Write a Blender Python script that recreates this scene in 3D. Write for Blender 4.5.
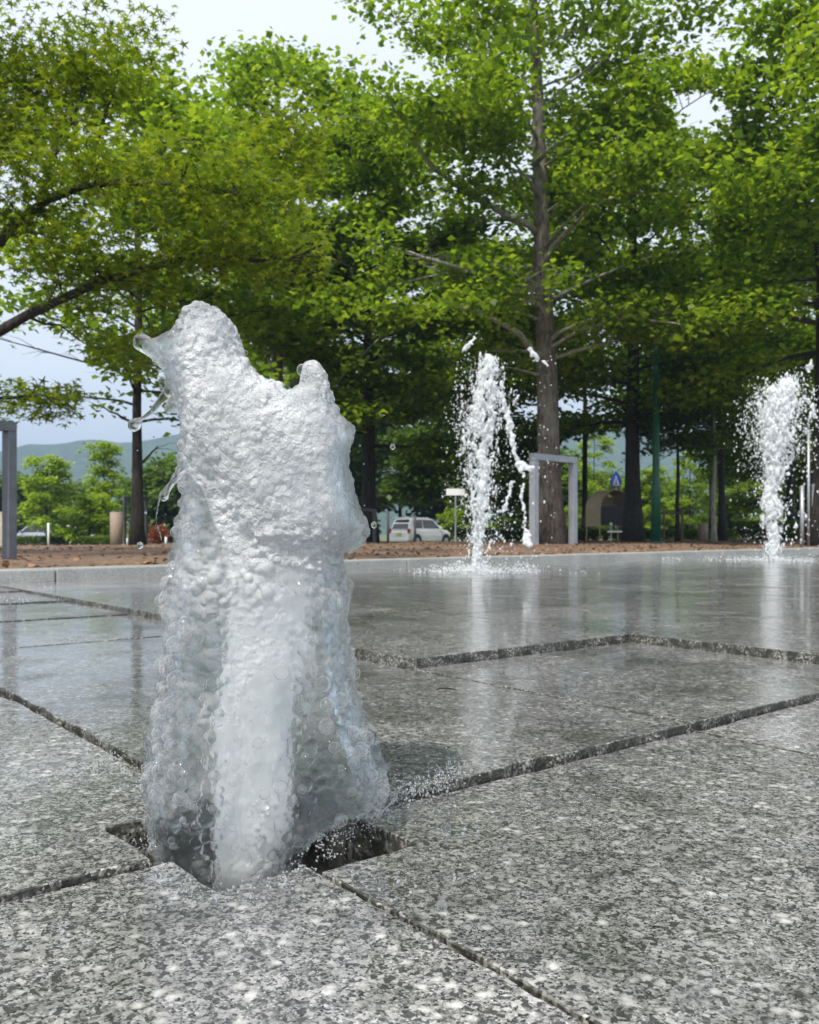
import bpy, bmesh, math, random
import numpy as np
from mathutils import Vector, Matrix, noise
R = math.radians
for o in list(bpy.data.objects): bpy.data.objects.remove(o)
sc = bpy.context.scene
C = sc.collection

# ------------------------------------------------------------------ camera
F = 870.0; CX = 409.5; HOR = 534.0; CAMH = 0.40
cam = bpy.data.cameras.new('camera'); camo = bpy.data.objects.new('camera', cam); C.objects.link(camo)
camo.location = (0, 0, CAMH); camo.rotation_euler = (R(90), 0, 0)
cam.sensor_fit = 'HORIZONTAL'; cam.sensor_width = 36; cam.lens = 36*F/819
cam.shift_y = (HOR-512)/819
cam.clip_start = .02; cam.clip_end = 5000
cam.dof.use_dof = True; cam.dof.focus_distance = 1.12; cam.dof.aperture_fstop = 16
sc.camera = camo
# ------------------------------------------------------------------ light
SUN_EL, SUN_AZ = 52, 205      # azimuth measured so that the sun stands behind-left of the camera
w = bpy.data.worlds.new('World'); sc.world = w; w.use_nodes = True
nt = w.node_tree; bg = nt.nodes['Background']
sky = nt.nodes.new('ShaderNodeTexSky'); sky.sky_type = 'NISHITA'; sky.sun_disc = False
sky.sun_elevation = R(SUN_EL); sky.sun_rotation = R(SUN_AZ)
sky.air_density = 1.0; sky.dust_density = 6.0; sky.ozone_density = 1.0
hs = nt.nodes.new('ShaderNodeHueSaturation'); hs.inputs['Saturation'].default_value = .45
nt.links.new(sky.outputs[0], hs.inputs['Color'])
tcw = nt.nodes.new('ShaderNodeTexCoord'); nzw = nt.nodes.new('ShaderNodeTexNoise'); nzw.inputs['Scale'].default_value = 2.2; nzw.inputs['Detail'].default_value = 6
nt.links.new(tcw.outputs['Generated'], nzw.inputs['Vector'])
rpw = nt.nodes.new('ShaderNodeValToRGB'); rpw.color_ramp.elements[0].position = .3; rpw.color_ramp.elements[0].color = (.72, .72, .72, 1); rpw.color_ramp.elements[1].position = .6; rpw.color_ramp.elements[1].color = (.96, .96, .96, 1)
nt.links.new(nzw.outputs[0], rpw.inputs[0])
mxw = nt.nodes.new('ShaderNodeMix'); mxw.data_type = 'RGBA'; nt.links.new(rpw.outputs[0], mxw.inputs[0]); nt.links.new(hs.outputs[0], mxw.inputs[6]); mxw.inputs[7].default_value = (4.3, 4.55, 4.95, 1)
nt.links.new(mxw.outputs[2], bg.inputs[0])
bg.inputs[1].default_value = 0.15
sl = bpy.data.lights.new('sun', 'SUN'); sl.energy = 3.2; sl.angle = R(2.5); sl.color = (1, .95, .87)
so = bpy.data.objects.new('sun', sl); C.objects.link(so)
az = R(SUN_AZ)
sd = Vector((math.sin(az)*math.cos(R(SUN_EL)), math.cos(az)*math.cos(R(SUN_EL)), math.sin(R(SUN_EL))))
so.rotation_euler = sd.to_track_quat('Z', 'Y').to_euler(); so.location = sd*30
sc.view_settings.view_transform = 'Standard'; sc.view_settings.look = 'None'
sc.view_settings.exposure = 0.78; sc.view_settings.gamma = 1; sc.view_settings.use_curve_mapping = False
cy = sc.cycles
cy.use_denoising = True; cy.max_bounces = 10; cy.transmission_bounces = 9; cy.transparent_max_bounces = 12
cy.diffuse_bounces = 4; cy.glossy_bounces = 4; cy.volume_bounces = 0
cy.caustics_refractive = True; cy.caustics_reflective = False; cy.blur_glossy = .6; cy.sample_clamp_indirect = 6
try: cy.denoiser = 'OPENIMAGEDENOISE'
except Exception: pass

# ------------------------------------------------------------------ helpers
def P(px, py, Y):
    return Vector(((px-CX)/F*Y, Y, CAMH+(HOR-py)/F*Y))
def gp(px, py, z=0.0):
    Y = (CAMH-z)*F/(py-HOR); return Vector(((px-CX)/F*Y, Y, z))
def prj(p): return (CX+F*p[0]/p[1], HOR-F*(p[2]-CAMH)/p[1])

def tag(o, label=None, cat=None, group=None, kind=None):
    if label: o['label'] = label
    if cat: o['category'] = cat
    if group: o['group'] = group
    if kind: o['kind'] = kind
    return o
def link(name, me, mat, parent=None, smooth=False):
    o = bpy.data.objects.new(name, me); C.objects.link(o)
    if mat is not None:
        for m in (mat if isinstance(mat, (list, tuple)) else [mat]): me.materials.append(m)
    if smooth: me.shade_smooth()
    if parent: o.parent = parent
    return o
def empty(name, loc, rz=0):
    o = bpy.data.objects.new(name, None); C.objects.link(o); o.location = loc; o.rotation_euler = (0, 0, rz)
    o.empty_display_size = .1
    return o
def npmesh(name, V, Fa):
    """V (n,3) array, Fa (m,k) array with k constant"""
    me = bpy.data.meshes.new(name); V = np.asarray(V, np.float32); Fa = np.asarray(Fa, np.int32)
    m, k = Fa.shape
    me.vertices.add(len(V)); me.vertices.foreach_set('co', V.ravel())
    me.loops.add(m*k); me.loops.foreach_set('vertex_index', Fa.ravel())
    me.polygons.add(m); me.polygons.foreach_set('loop_start', np.arange(0, m*k, k, dtype=np.int32))
    me.update(calc_edges=True); return me

class MB:
    def __init__(s): s.v = []; s.f = []
    def add(s, vs, fs):
        n = len(s.v); s.v += [tuple(v) for v in vs]; s.f += [tuple(i+n for i in f) for f in fs]
    def box(s, c, d, rot=None):
        hx, hy, hz = d[0]/2, d[1]/2, d[2]/2
        vs = [Vector((x, y, z)) for x in (-hx, hx) for y in (-hy, hy) for z in (-hz, hz)]
        if rot is not None: vs = [rot @ v for v in vs]
        c = Vector(c)
        s.add([v+c for v in vs], [(0, 1, 3, 2), (4, 6, 7, 5), (0, 4, 5, 1), (2, 3, 7, 6), (0, 2, 6, 4), (1, 5, 7, 3)])
    def tube(s, pts, rad, n=8, cap=True, wob=0, seed=0):
        pts = [Vector(p) for p in pts]; rnd = random.Random(seed)
        if not isinstance(rad, (list, tuple)): rad = [rad]*len(pts)
        rings = []; ref = None
        for i, p in enumerate(pts):
            t = (pts[min(i+1, len(pts)-1)]-pts[max(i-1, 0)])
            if t.length < 1e-9: t = Vector((0, 0, 1))
            t.normalize()
            if ref is None: ref = Vector((1, 0, 0)) if abs(t.x) < .8 else Vector((0, 1, 0))
            a = (ref - t*ref.dot(t)).normalized(); ref = a; b = t.cross(a)
            rings.append([p+(a*math.cos(2*math.pi*k/n)+b*math.sin(2*math.pi*k/n))*rad[i]*(1+wob*(rnd.random()-.5)) for k in range(n)])
        vs = [v for r in rings for v in r]; fs = []
        for i in range(len(pts)-1):
            for k in range(n):
                fs.append((i*n+k, i*n+(k+1) % n, (i+1)*n+(k+1) % n, (i+1)*n+k))
        if cap:
            fs.append(tuple(range(n-1, -1, -1))); fs.append(tuple((len(pts)-1)*n+k for k in range(n)))
        s.add(vs, fs)
    def prism(s, poly, y0, y1):      # poly in xz, extruded along y
        n = len(poly)
        vs = [(x, y0, z) for x, z in poly]+[(x, y1, z) for x, z in poly]
        s.add(vs, [tuple(range(n)), tuple(range(2*n-1, n-1, -1))]+[(i, i+n, (i+1) % n+n, (i+1) % n) for i in range(n)])
    def mesh(s, name, bevel=0):
        me = bpy.data.meshes.new(name); me.from_pydata(s.v, [], s.f)
        bm = bmesh.new(); bm.from_mesh(me)
        bmesh.ops.recalc_face_normals(bm, faces=bm.faces)
        if bevel: bmesh.ops.bevel(bm, geom=bm.edges[:], offset=bevel, segments=2, profile=.6, affect='EDGES')
        bm.to_mesh(me); bm.free(); return me
    def build(s, name, mat, parent=None, smooth=False, bevel=0):
        return link(name, s.mesh(name, bevel), mat, parent, smooth)

# ------------------------------------------------------------------ materials
class NT:
    def __init__(s, name):
        s.m = bpy.data.materials.new(name); s.m.use_nodes = True; s.t = s.m.node_tree
        for n in list(s.t.nodes): s.t.nodes.remove(n)
        s.out = s.n('OutputMaterial')
    def n(s, kind, **kw):
        nd = s.t.nodes.new('ShaderNode'+kind)
        for k, v in kw.items(): setattr(nd, k, v)
        return nd
    def l(s, a, b): s.t.links.new(a, b)
    def set(s, nd, **kw):
        for k, v in kw.items():
            i = nd.inputs[k.replace('_', ' ')]
            if hasattr(v, 'is_output') or isinstance(v, bpy.types.NodeSocket): s.l(v, i)
            else: i.default_value = v
        return nd
    def ramp(s, fac, stops, interp='LINEAR'):
        r = s.n('ValToRGB'); r.color_ramp.interpolation = interp; e = r.color_ramp.elements
        while len(e) < len(stops): e.new(.5)
        for el, (p, c) in zip(e, stops):
            el.position = p; el.color = (c, c, c, 1) if isinstance(c, (int, float)) else (*c, 1)
        s.l(fac, r.inputs[0]); return r.outputs[0]
    def math(s, op, a, b=0.0):
        m = s.n('Math', operation=op)
        for i, v in enumerate((a, b)):
            if isinstance(v, bpy.types.NodeSocket): s.l(v, m.inputs[i])
            else: m.inputs[i].default_value = v
        return m.outputs[0]
    def mix(s, fac, a, b, blend='MIX'):
        m = s.n('Mix', data_type='RGBA', blend_type=blend)
        for i, v in ((0, fac), (6, a), (7, b)):
            if isinstance(v, bpy.types.NodeSocket): s.l(v, m.inputs[i])
            elif i == 0: m.inputs[0].default_value = v
            else: m.inputs[i].default_value = (*v, 1) if len(v) == 3 else v
        return m.outputs[2]
    def noise(s, vec, scale, detail=4, rough=.5, dist=0):
        n_ = s.n('TexNoise'); s.set(n_, Scale=scale, Detail=detail, Roughness=rough, Distortion=dist)
        if vec is not None: s.l(vec, n_.inputs['Vector'])
        return n_
    def coord(s, kind='Object'): return s.n('TexCoord').outputs[kind]
    def bump(s, h, strength=.3, dist=.01, normal=None):
        b = s.n('Bump'); s.set(b, Strength=strength, Distance=dist, Height=h)
        if normal is not None: s.l(normal, b.inputs['Normal'])
        return b.outputs[0]
    def bsdf(s, **kw):
        b = s.n('BsdfPrincipled'); s.set(b, **kw); s.l(b.outputs[0], s.out.inputs[0]); return b

def simple(name, col, rough=.5, metal=0, var=.15, vscale=6, bump=.1, spec=.5, bscale=60):
    t = NT(name); co = t.coord(); nz = t.noise(co, vscale, 5, .6)
    c = t.mix(1, col, t.ramp(nz.outputs[0], [(.3, 1-var), (.7, 1+var)]), 'MULTIPLY')
    b = t.bsdf(Base_Color=c, Roughness=rough, Metallic=metal)
    b.inputs['Specular IOR Level'].default_value = spec
    if bump: t.l(t.bump(t.noise(co, bscale, 4).outputs[0], bump, .01), b.inputs['Normal'])
    return t.m

def granite_mat():
    t = NT('wet_granite'); co = t.coord()
    wob = t.noise(co, 70, 3); 
    vm = t.n('VectorMath', operation='MULTIPLY_ADD'); t.l(wob.outputs['Color'], vm.inputs[0]); vm.inputs[1].default_value = (.0035,)*3; t.l(co, vm.inputs[2])
    wc = vm.outputs[0]
    v1 = t.n('TexVoronoi'); t.set(v1, Scale=440.0, Vector=wc)
    r1 = t.n('SeparateColor'); t.l(v1.outputs['Color'], r1.inputs[0])
    base = t.ramp(r1.outputs[0], [(0, .012), (.15, .03), (.25, .085), (.5, .15), (.8, .21), (1, .34)])
    fine = t.noise(co, 520, 3, .6)
    base = t.mix(1, base, t.ramp(fine.outputs[0], [(.3, .55), (.7, 1.45)]), 'MULTIPLY')
    v2 = t.n('TexVoronoi'); t.set(v2, Scale=175.0, Vector=wc)
    r2 = t.n('SeparateColor'); t.l(v2.outputs['Color'], r2.inputs[0])
    f2 = t.math('MULTIPLY', t.ramp(r2.outputs[0], [(.74, 0), (.80, .8)]), t.ramp(fine.outputs[0], [(.3, .4), (.6, 1)]))
    c = t.mix(f2, base, (.34, .337, .33))
    f3 = t.ramp(r2.outputs[1], [(.86, 0), (.89, .9)])
    c = t.mix(f3, c, (.035, .036, .038))
    v3 = t.n('TexVoronoi'); t.set(v3, Scale=74.0, Vector=wc)
    r3 = t.n('SeparateColor'); t.l(v3.outputs['Color'], r3.inputs[0])
    d3 = t.math('MULTIPLY', t.ramp(r3.outputs[0], [(.84, 0), (.88, 1)]), t.ramp(v3.outputs['Distance'], [(.15, .8), (.6, 0)]))
    c = t.mix(d3, c, (.50, .495, .475))
    big = t.noise(co, 26, 4, .6)
    c = t.mix(1, c, t.ramp(big.outputs[0], [(.32, .68), (.68, 1.3)]), 'MULTIPLY')
    st = t.noise(co, 2.3, 5, .6)
    c = t.mix(1, c, t.ramp(st.outputs[0], [(.34, (.60, .61, .575)), (.46, (1.20, 1.19, 1.18)), (.72, (1.52, 1.50, 1.50))]), 'MULTIPLY')
    isl = t.n('NewGeometry').outputs['Random Per Island']
    c = t.mix(1, c, t.ramp(isl, [(0, (.78, .785, .77)), (1, (1.12, 1.11, 1.10))]), 'MULTIPLY')
    wet = t.noise(co, 5.5, 4, .55)
    # soaked ring of stone round the pit
    pd = t.n('VectorMath', operation='DISTANCE'); t.l(co, pd.inputs[0]); pd.inputs[1].default_value = (-.198, 1.145, 0)
    soak = t.ramp(t.math('ADD', pd.outputs['Value'], t.math('MULTIPLY', t.math('SUBTRACT', t.noise(co, 7, 5, .6).outputs[0], .5), .55)), [(.30, 1), (.52, 0)])
    c = t.mix(t.math('MULTIPLY', soak, .55), c, t.mix(1, c, (.55, .56, .56), 'MULTIPLY'))
    rough = t.math('MULTIPLY', t.ramp(wet.outputs[0], [(.36, .03), (.54, .08), (.72, .28)]), t.math('SUBTRACT', 1.0, t.math('MULTIPLY', soak, .7)))
    # wet film ripples + grain relief
    rip = t.noise(co, 38, 3, .5)
    b1 = t.bump(r1.outputs[0], .16, .0008)
    b2 = t.bump(rip.outputs[0], .12, .004, b1)
    b = t.bsdf(Base_Color=c, Roughness=t.math('ADD', rough, .22), Normal=b1)
    b.inputs['Specular IOR Level'].default_value = .22
    t.set(b, Coat_Weight=1.0, Coat_Roughness=rough, Coat_IOR=1.36, Coat_Normal=b2)
    return t.m
M_granite = granite_mat()

def granite_edge():
    t = NT('broken_granite_edge'); co = t.coord()
    v = t.n('TexVoronoi'); t.set(v, Scale=230.0, Vector=co); s_ = t.n('SeparateColor'); t.l(v.outputs['Color'], s_.inputs[0])
    v2 = t.noise(co, 24, 5, .7)
    c = t.ramp(s_.outputs[0], [(0, (.02, .02, .018)), (.4, (.07, .07, .06)), (.75, (.22, .21, .19)), (1, (.42, .41, .37))])
    c = t.mix(t.ramp(v2.outputs[0], [(.42, 1), (.58, 0)]), c, (.03, .03, .022), 'MIX')
    b = t.bsdf(Base_Color=c, Roughness=.45, Normal=t.bump(v2.outputs[0], .6, .01)); return t.m
M_gedge = granite_edge()
M_joint = simple('wet_joint_sand', (.03, .03, .022), .5, var=.6, vscale=60, bump=.5)
M_pit = simple('wet_pit_concrete', (.16, .15, .13), .25, var=.5, vscale=25, bump=.5)

def concrete_curb():
    t = NT('curb_concrete'); co = t.coord(); n1 = t.noise(co, 3, 6, .65); n2 = t.noise(co, 90, 3)
    c = t.ramp(n1.outputs[0], [(.3, (.23, .235, .215)), (.7, (.40, .40, .365))])
    c = t.mix(.35, c, t.ramp(n2.outputs[0], [(.35, .12), (.65, .5)]))
    t.bsdf(Base_Color=c, Roughness=.55, Normal=t.bump(n2.outputs[0], .2, .004)); return t.m
M_curb = concrete_curb()

def soil_mat():
    t = NT('red_brown_soil'); co = t.coord(); n1 = t.noise(co, 1.1, 6, .7); n2 = t.noise(co, 26, 5, .7)
    v = t.n('TexVoronoi'); t.set(v, Scale=22.0, Vector=co); s_ = t.n('SeparateColor'); t.l(v.outputs['Color'], s_.inputs[0])
    c = t.ramp(n2.outputs[0], [(.32, (.045, .026, .018)), (.5, (.19, .12, .08)), (.68, (.36, .25, .17))])
    c = t.mix(t.ramp(s_.outputs[0], [(.78, 0), (.84, .8)]), c, (.30, .16, .09))
    c = t.mix(t.ramp(n1.outputs[0], [(.45, 0), (.62, .6)]), c, (.10, .065, .045))
    t.bsdf(Base_Color=c, Roughness=.9, Normal=t.bump(n2.outputs[0], .8, .04)); return t.m
def grass_mat():
    t = NT('rough_grass_ground'); co = t.coord(); n1 = t.noise(co, .25, 6, .65); n2 = t.noise(co, 9, 5, .7)
    c = t.ramp(n2.outputs[0], [(.3, (.035, .06, .015)), (.7, (.12, .17, .045))])
    c = t.mix(t.ramp(n1.outputs[0], [(.45, 0), (.6, .8)]), c, (.17, .13, .085))
    t.bsdf(Base_Color=c, Roughness=.9); return t.m
M_soil = soil_mat(); M_grass = grass_mat()
M_asphalt = simple('asphalt', (.055, .055, .055), .8, var=.3, vscale=2, bump=.3)
M_white_paint = simple('white_road_paint', (.7, .7, .68), .6, var=.1)

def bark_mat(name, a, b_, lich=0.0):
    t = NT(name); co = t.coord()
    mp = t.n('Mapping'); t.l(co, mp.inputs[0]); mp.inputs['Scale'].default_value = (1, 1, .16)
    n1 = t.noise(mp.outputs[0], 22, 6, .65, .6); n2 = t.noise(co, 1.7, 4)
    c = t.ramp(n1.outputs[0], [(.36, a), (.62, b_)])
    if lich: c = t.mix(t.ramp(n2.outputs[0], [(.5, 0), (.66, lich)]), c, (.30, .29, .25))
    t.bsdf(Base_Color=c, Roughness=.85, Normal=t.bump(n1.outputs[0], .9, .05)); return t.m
M_bark = bark_mat('ridged_bark', (.045, .036, .028), (.25, .205, .165), .5)
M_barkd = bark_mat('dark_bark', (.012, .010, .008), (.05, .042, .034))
M_limb = bark_mat('pale_limb_bark', (.20, .185, .15), (.46, .43, .36), .3)

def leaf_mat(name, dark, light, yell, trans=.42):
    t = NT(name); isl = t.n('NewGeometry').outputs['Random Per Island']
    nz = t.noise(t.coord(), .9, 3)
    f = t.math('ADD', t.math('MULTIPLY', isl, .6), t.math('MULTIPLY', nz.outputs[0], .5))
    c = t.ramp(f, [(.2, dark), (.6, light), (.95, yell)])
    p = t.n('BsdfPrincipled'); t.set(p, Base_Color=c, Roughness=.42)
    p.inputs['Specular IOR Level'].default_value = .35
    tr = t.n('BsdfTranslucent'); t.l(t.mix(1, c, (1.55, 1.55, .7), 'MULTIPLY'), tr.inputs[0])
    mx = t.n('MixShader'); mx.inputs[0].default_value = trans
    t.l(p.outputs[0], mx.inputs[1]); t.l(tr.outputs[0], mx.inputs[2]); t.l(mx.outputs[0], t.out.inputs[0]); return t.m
M_leaf = leaf_mat('fresh_green_leaf', (.06, .11, .012), (.16, .255, .022), (.31, .38, .035), .58)
M_leafn = leaf_mat('near_green_leaf', (.055, .095, .009), (.13, .185, .014), (.23, .27, .02), .56)
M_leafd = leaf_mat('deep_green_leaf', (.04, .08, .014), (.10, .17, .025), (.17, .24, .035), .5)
M_leafb = leaf_mat('bright_young_leaf', (.13, .21, .02), (.25, .36, .035), (.40, .48, .05), .5)
M_leafc = leaf_mat('blue_green_needle', (.02, .045, .03), (.045, .08, .05), (.07, .11, .06), .2)
M_leafr = leaf_mat('red_leaf', (.13, .03, .02), (.30, .08, .05), (.45, .20, .14), .3)

def water_clear(name='clear_water'):
    t = NT(name)
    co = t.coord(); wv = t.noise(co, 45, 2)
    vm = t.n('VectorMath', operation='MULTIPLY_ADD'); t.l(wv.outputs['Color'], vm.inputs[0]); vm.inputs[1].default_value = (.006,)*3; t.l(co, vm.inputs[2])
    hh = 0.0
    for sc_, am in ((88.0, 1.0), (165.0, .55), (300.0, .25)):
        v = t.n('TexVoronoi'); t.set(v, Scale=sc_, Vector=vm.outputs[0], Randomness=1.0)
        sp = t.n('SeparateColor'); t.l(v.outputs['Color'], sp.inputs[0])
        q = t.math('DIVIDE', v.outputs['Distance'], t.math('ADD', t.math('MULTIPLY', sp.outputs[0], .30), .26))
        ring = t.ramp(q, [(0, .42), (.55, .38), (.80, 1), (1.0, 0)])
        hh = t.math('ADD', t.math('MULTIPLY', ring, am), hh)
    rid = 0.0
    for sc_, am in ((95.0, 1.6), (210.0, .9)):
        nn_ = t.noise(co, sc_, 2, .5)
        rid = t.math('ADD', t.math('MULTIPLY', t.math('ABSOLUTE', t.math('SUBTRACT', nn_.outputs[0], .5)), -5.0*am), rid)
    h = t.math('ADD', t.math('MULTIPLY', hh, .75), rid)
    rl = t.n('Attribute'); rl.attribute_name = 'relief'
    bp = t.bump(t.math('MULTIPLY', h, rl.outputs['Fac']), 1.0, .0032)
    g = t.n('BsdfGlass'); t.set(g, IOR=1.33, Roughness=.0, Color=(.97, .985, .99, 1), Normal=bp)
    tp = t.n('BsdfTransparent'); tp.inputs[0].default_value = (.96, .975, .98, 1)
    m1 = t.n('MixShader'); m1.inputs[0].default_value = .28
    t.l(g.outputs[0], m1.inputs[1]); t.l(tp.outputs[0], m1.inputs[2])
    # aerated water: micro-bubbles scatter white; densest high up where the jet breaks
    d = t.n('BsdfDiffuse'); d.inputs[0].default_value = (.96, .97, .98, 1); t.l(bp, d.inputs['Normal'])
    tl = t.n('BsdfTranslucent'); tl.inputs[0].default_value = (.93, .95, .97, 1); t.l(bp, tl.inputs['Normal'])
    dd = t.n('MixShader'); dd.inputs[0].default_value = .42; t.l(d.outputs[0], dd.inputs[1]); t.l(tl.outputs[0], dd.inputs[2])
    gg = t.n('BsdfGlossy'); gg.inputs['Roughness'].default_value = .06; t.l(bp, gg.inputs['Normal']); fr = t.n('Fresnel'); fr.inputs[0].default_value = 1.5; t.l(bp, fr.inputs['Normal'])
    ds = t.n('MixShader'); t.l(fr.outputs[0], ds.inputs[0]); t.l(dd.outputs[0], ds.inputs[1]); t.l(gg.outputs[0], ds.inputs[2]); dd = ds
    fo = t.noise(co, 9, 4, .6)
    at = t.n('Attribute'); at.attribute_name = 'foam'
    f = t.math('MULTIPLY', at.outputs['Fac'], t.ramp(fo.outputs[0], [(.3, .55), (.65, 1)]))
    m2 = t.n('MixShader'); t.l(f, m2.inputs[0]); t.l(m1.outputs[0], m2.inputs[1]); t.l(dd.outputs[0], m2.inputs[2])
    t.l(m2.outputs[0], t.out.inputs[0]); return t.m
M_water = water_clear()
def glass_plain():
    t = NT('bubble_water'); g = t.n('BsdfGlass'); t.set(g, IOR=1.33, Roughness=.0, Color=(1, 1, 1, 1))
    tp = t.n('BsdfTransparent'); m1 = t.n('MixShader'); m1.inputs[0].default_value = .25
    t.l(g.outputs[0], m1.inputs[1]); t.l(tp.outputs[0], m1.inputs[2]); t.l(m1.outputs[0], t.out.inputs[0]); return t.m
M_bub = glass_plain()
def film_mat():
    t = NT('bubble_film'); lw = t.n('LayerWeight'); lw.inputs[0].default_value = .5
    g = t.n('BsdfGlossy'); g.inputs['Roughness'].default_value = .04; g.inputs[0].default_value = (1, 1, 1, 1)
    tl = t.n('BsdfTranslucent'); d = t.n('BsdfDiffuse'); dm = t.n('MixShader'); t.l(d.outputs[0], dm.inputs[1]); t.l(tl.outputs[0], dm.inputs[2])
    gm = t.n('MixShader'); gm.inputs[0].default_value = .5; t.l(g.outputs[0], gm.inputs[1]); t.l(dm.outputs[0], gm.inputs[2])
    tp = t.n('BsdfTransparent'); m = t.n('MixShader')
    t.l(t.ramp(lw.outputs['Facing'], [(.0, .05), (.5, .10), (.74, .75), (.9, .95)]), m.inputs[0]); t.l(tp.outputs[0], m.inputs[1]); t.l(gm.outputs[0], m.inputs[2])
    t.l(m.outputs[0], t.out.inputs[0]); return t.m
M_film = film_mat()
def splash_mat():
    t = NT('thin_splash_water'); g = t.n('BsdfGlass'); t.set(g, IOR=1.33, Roughness=.0, Color=(1, 1, 1, 1))
    tp = t.n('BsdfTransparent'); m1 = t.n('MixShader'); m1.inputs[0].default_value = .35
    t.l(g.outputs[0], m1.inputs[1]); t.l(tp.outputs[0], m1.inputs[2])
    d = t.n('BsdfDiffuse'); d.inputs[0].default_value = (.9, .93, .95, 1); tl = t.n('BsdfTranslucent'); tl.inputs[0].default_value = (.9, .93, .95, 1); dm = t.n('MixShader'); t.l(d.outputs[0], dm.inputs[1]); t.l(tl.outputs[0], dm.inputs[2])
    m2 = t.n('MixShader'); m2.inputs[0].default_value = .28; t.l(m1.outputs[0], m2.inputs[1]); t.l(dm.outputs[0], m2.inputs[2]); t.l(m2.outputs[0], t.out.inputs[0]); return t.m
M_splash = splash_mat()
def foam_mat(name='white_foam', col=(.88, .91, .94), tr=.35, gl=.25, bs=130.0):
    t = NT(name); co = t.coord(); v = t.n('TexVoronoi', feature='SMOOTH_F1'); t.set(v, Scale=bs, Vector=co)
    bp = t.bump(t.ramp(v.outputs['Distance'], [(0, 1), (.5, 0)]), .5, .003)
    p = t.n('BsdfPrincipled'); t.set(p, Base_Color=(*col, 1), Roughness=.12, IOR=1.33, Normal=bp)
    tl = t.n('BsdfTranslucent'); tl.inputs[0].default_value = (*col, 1)
    m = t.n('MixShader'); m.inputs[0].default_value = tr
    t.l(p.outputs[0], m.inputs[1]); t.l(tl.outputs[0], m.inputs[2])
    tp = t.n('BsdfTransparent'); m2 = t.n('MixShader'); m2.inputs[0].default_value = gl
    t.l(m.outputs[0], m2.inputs[1]); t.l(tp.outputs[0], m2.inputs[2]); t.l(m2.outputs[0], t.out.inputs[0]); return t.m
M_core = foam_mat('foam_core', (.93, .93, .925), .35, .08)
M_foam = foam_mat('splash_foam', (.90, .92, .93), .42, .24, 60.0)

M_steel = simple('galvanised_steel', (.42, .43, .46), .42, .55, var=.12, vscale=9, bump=.05)
M_steelm = simple('weathered_steel', (.17, .18, .20), .45, .3, var=.15, vscale=9, bump=.05)
M_steeld = simple('dull_dark_steel', (.10, .105, .11), .5, .4, var=.2, bump=.05)
M_greenp = simple('green_painted_pole', (.012, .11, .055), .4, 0, var=.15, bump=0)
M_stone = simple('brown_granite_post', (.30, .22, .17), .7, var=.35, vscale=30, bump=.4)
M_stonel = simple('pale_stone', (.42, .38, .30), .8, var=.3, vscale=12, bump=.5)
M_brownmetal = simple('brown_panel', (.50, .38, .24), .55, .1, var=.12, bump=.05)
M_darkin = simple('dark_board', (.02, .016, .014), .5, var=.2)
M_white = simple('white_paint', (.78, .79, .78), .4, var=.05, bump=0)
M_wood = simple('stake_wood', (.14, .09, .055), .8, var=.3, bump=.3)
M_blue = simple('blue_sign_face', (.02, .10, .55), .35, var=.03, bump=0)
M_carw = simple('white_car_paint', (.86, .86, .84), .18, var=.02, bump=0, spec=.7)
M_cars = simple('silver_car_paint', (.42, .44, .47), .25, .5, var=.02, bump=0)
M_glassd = simple('dark_car_glass', (.015, .018, .02), .08, var=.05, bump=0, spec=.9)
M_tyre = simple('tyre_rubber', (.02, .02, .02), .8, var=.1, bump=0)
M_rim = simple('wheel_rim', (.4, .41, .42), .35, .7, var=.05, bump=0)
M_tail = simple('tail_lamp_red', (.45, .03, .02), .25, var=.05, bump=0)
M_plate = simple('yellow_plate', (.62, .50, .10), .5, var=.03, bump=0)
M_hill = None

# ------------------------------------------------------------------ paving
D1 = np.array([1084., 870.]); D1 /= np.linalg.norm(D1)
N1 = np.array([-D1[1], D1[0]])           # v axis
def uv2(u, v): return D1*u + N1*v
def to_uv(x, y): return x*D1[0]+y*D1[1], x*N1[0]+y*N1[1]
U0 = to_uv(-.198, 1.145)[0]; V0 = to_uv(-.198, 1.145)[1]
TU, TV = 1.0, .95
L1, L2 = .016, .045
HS = .145          # pit half size
# corner of the raised step at px (630,635), z=L2
cu, cv = to_uv(*gp(630, 634, L2)[:2])
u_lines = lambda i: U0 + (cu-U0)/2*i if i <= 2 else cu + (i-2)*TU
v_lines = lambda j: V0 + (cv-V0)*j if j <= 1 else cv + (j-1)*TV
def level(i, j):
    # tile i between u_lines(i), (i+1)
    if i < 0: return (.006 if j == 0 else 0.0) if j < 1 else min(.010+.007*j, .034)
    if i == 0 and j >= 2: return min(.016+.007*(j-1), .038)
    if j >= 1 and i >= 1: return L2
    if i >= 2: return L2
    if j >= 0: return L1
    return 0.0
def in_frame_lv(u, v):
    i = math.floor((u-U0)/((cu-U0)/2)) if u < cu else 2+math.floor((u-cu)/TU)
    j = math.floor((v-V0)/(cv-V0)) if v < cv else 1+math.floor((v-cv)/TV)
    return level(i, j)
rnd = random.Random(4)
topV, topF, edgeV, edgeF = [], [], [], []
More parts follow.
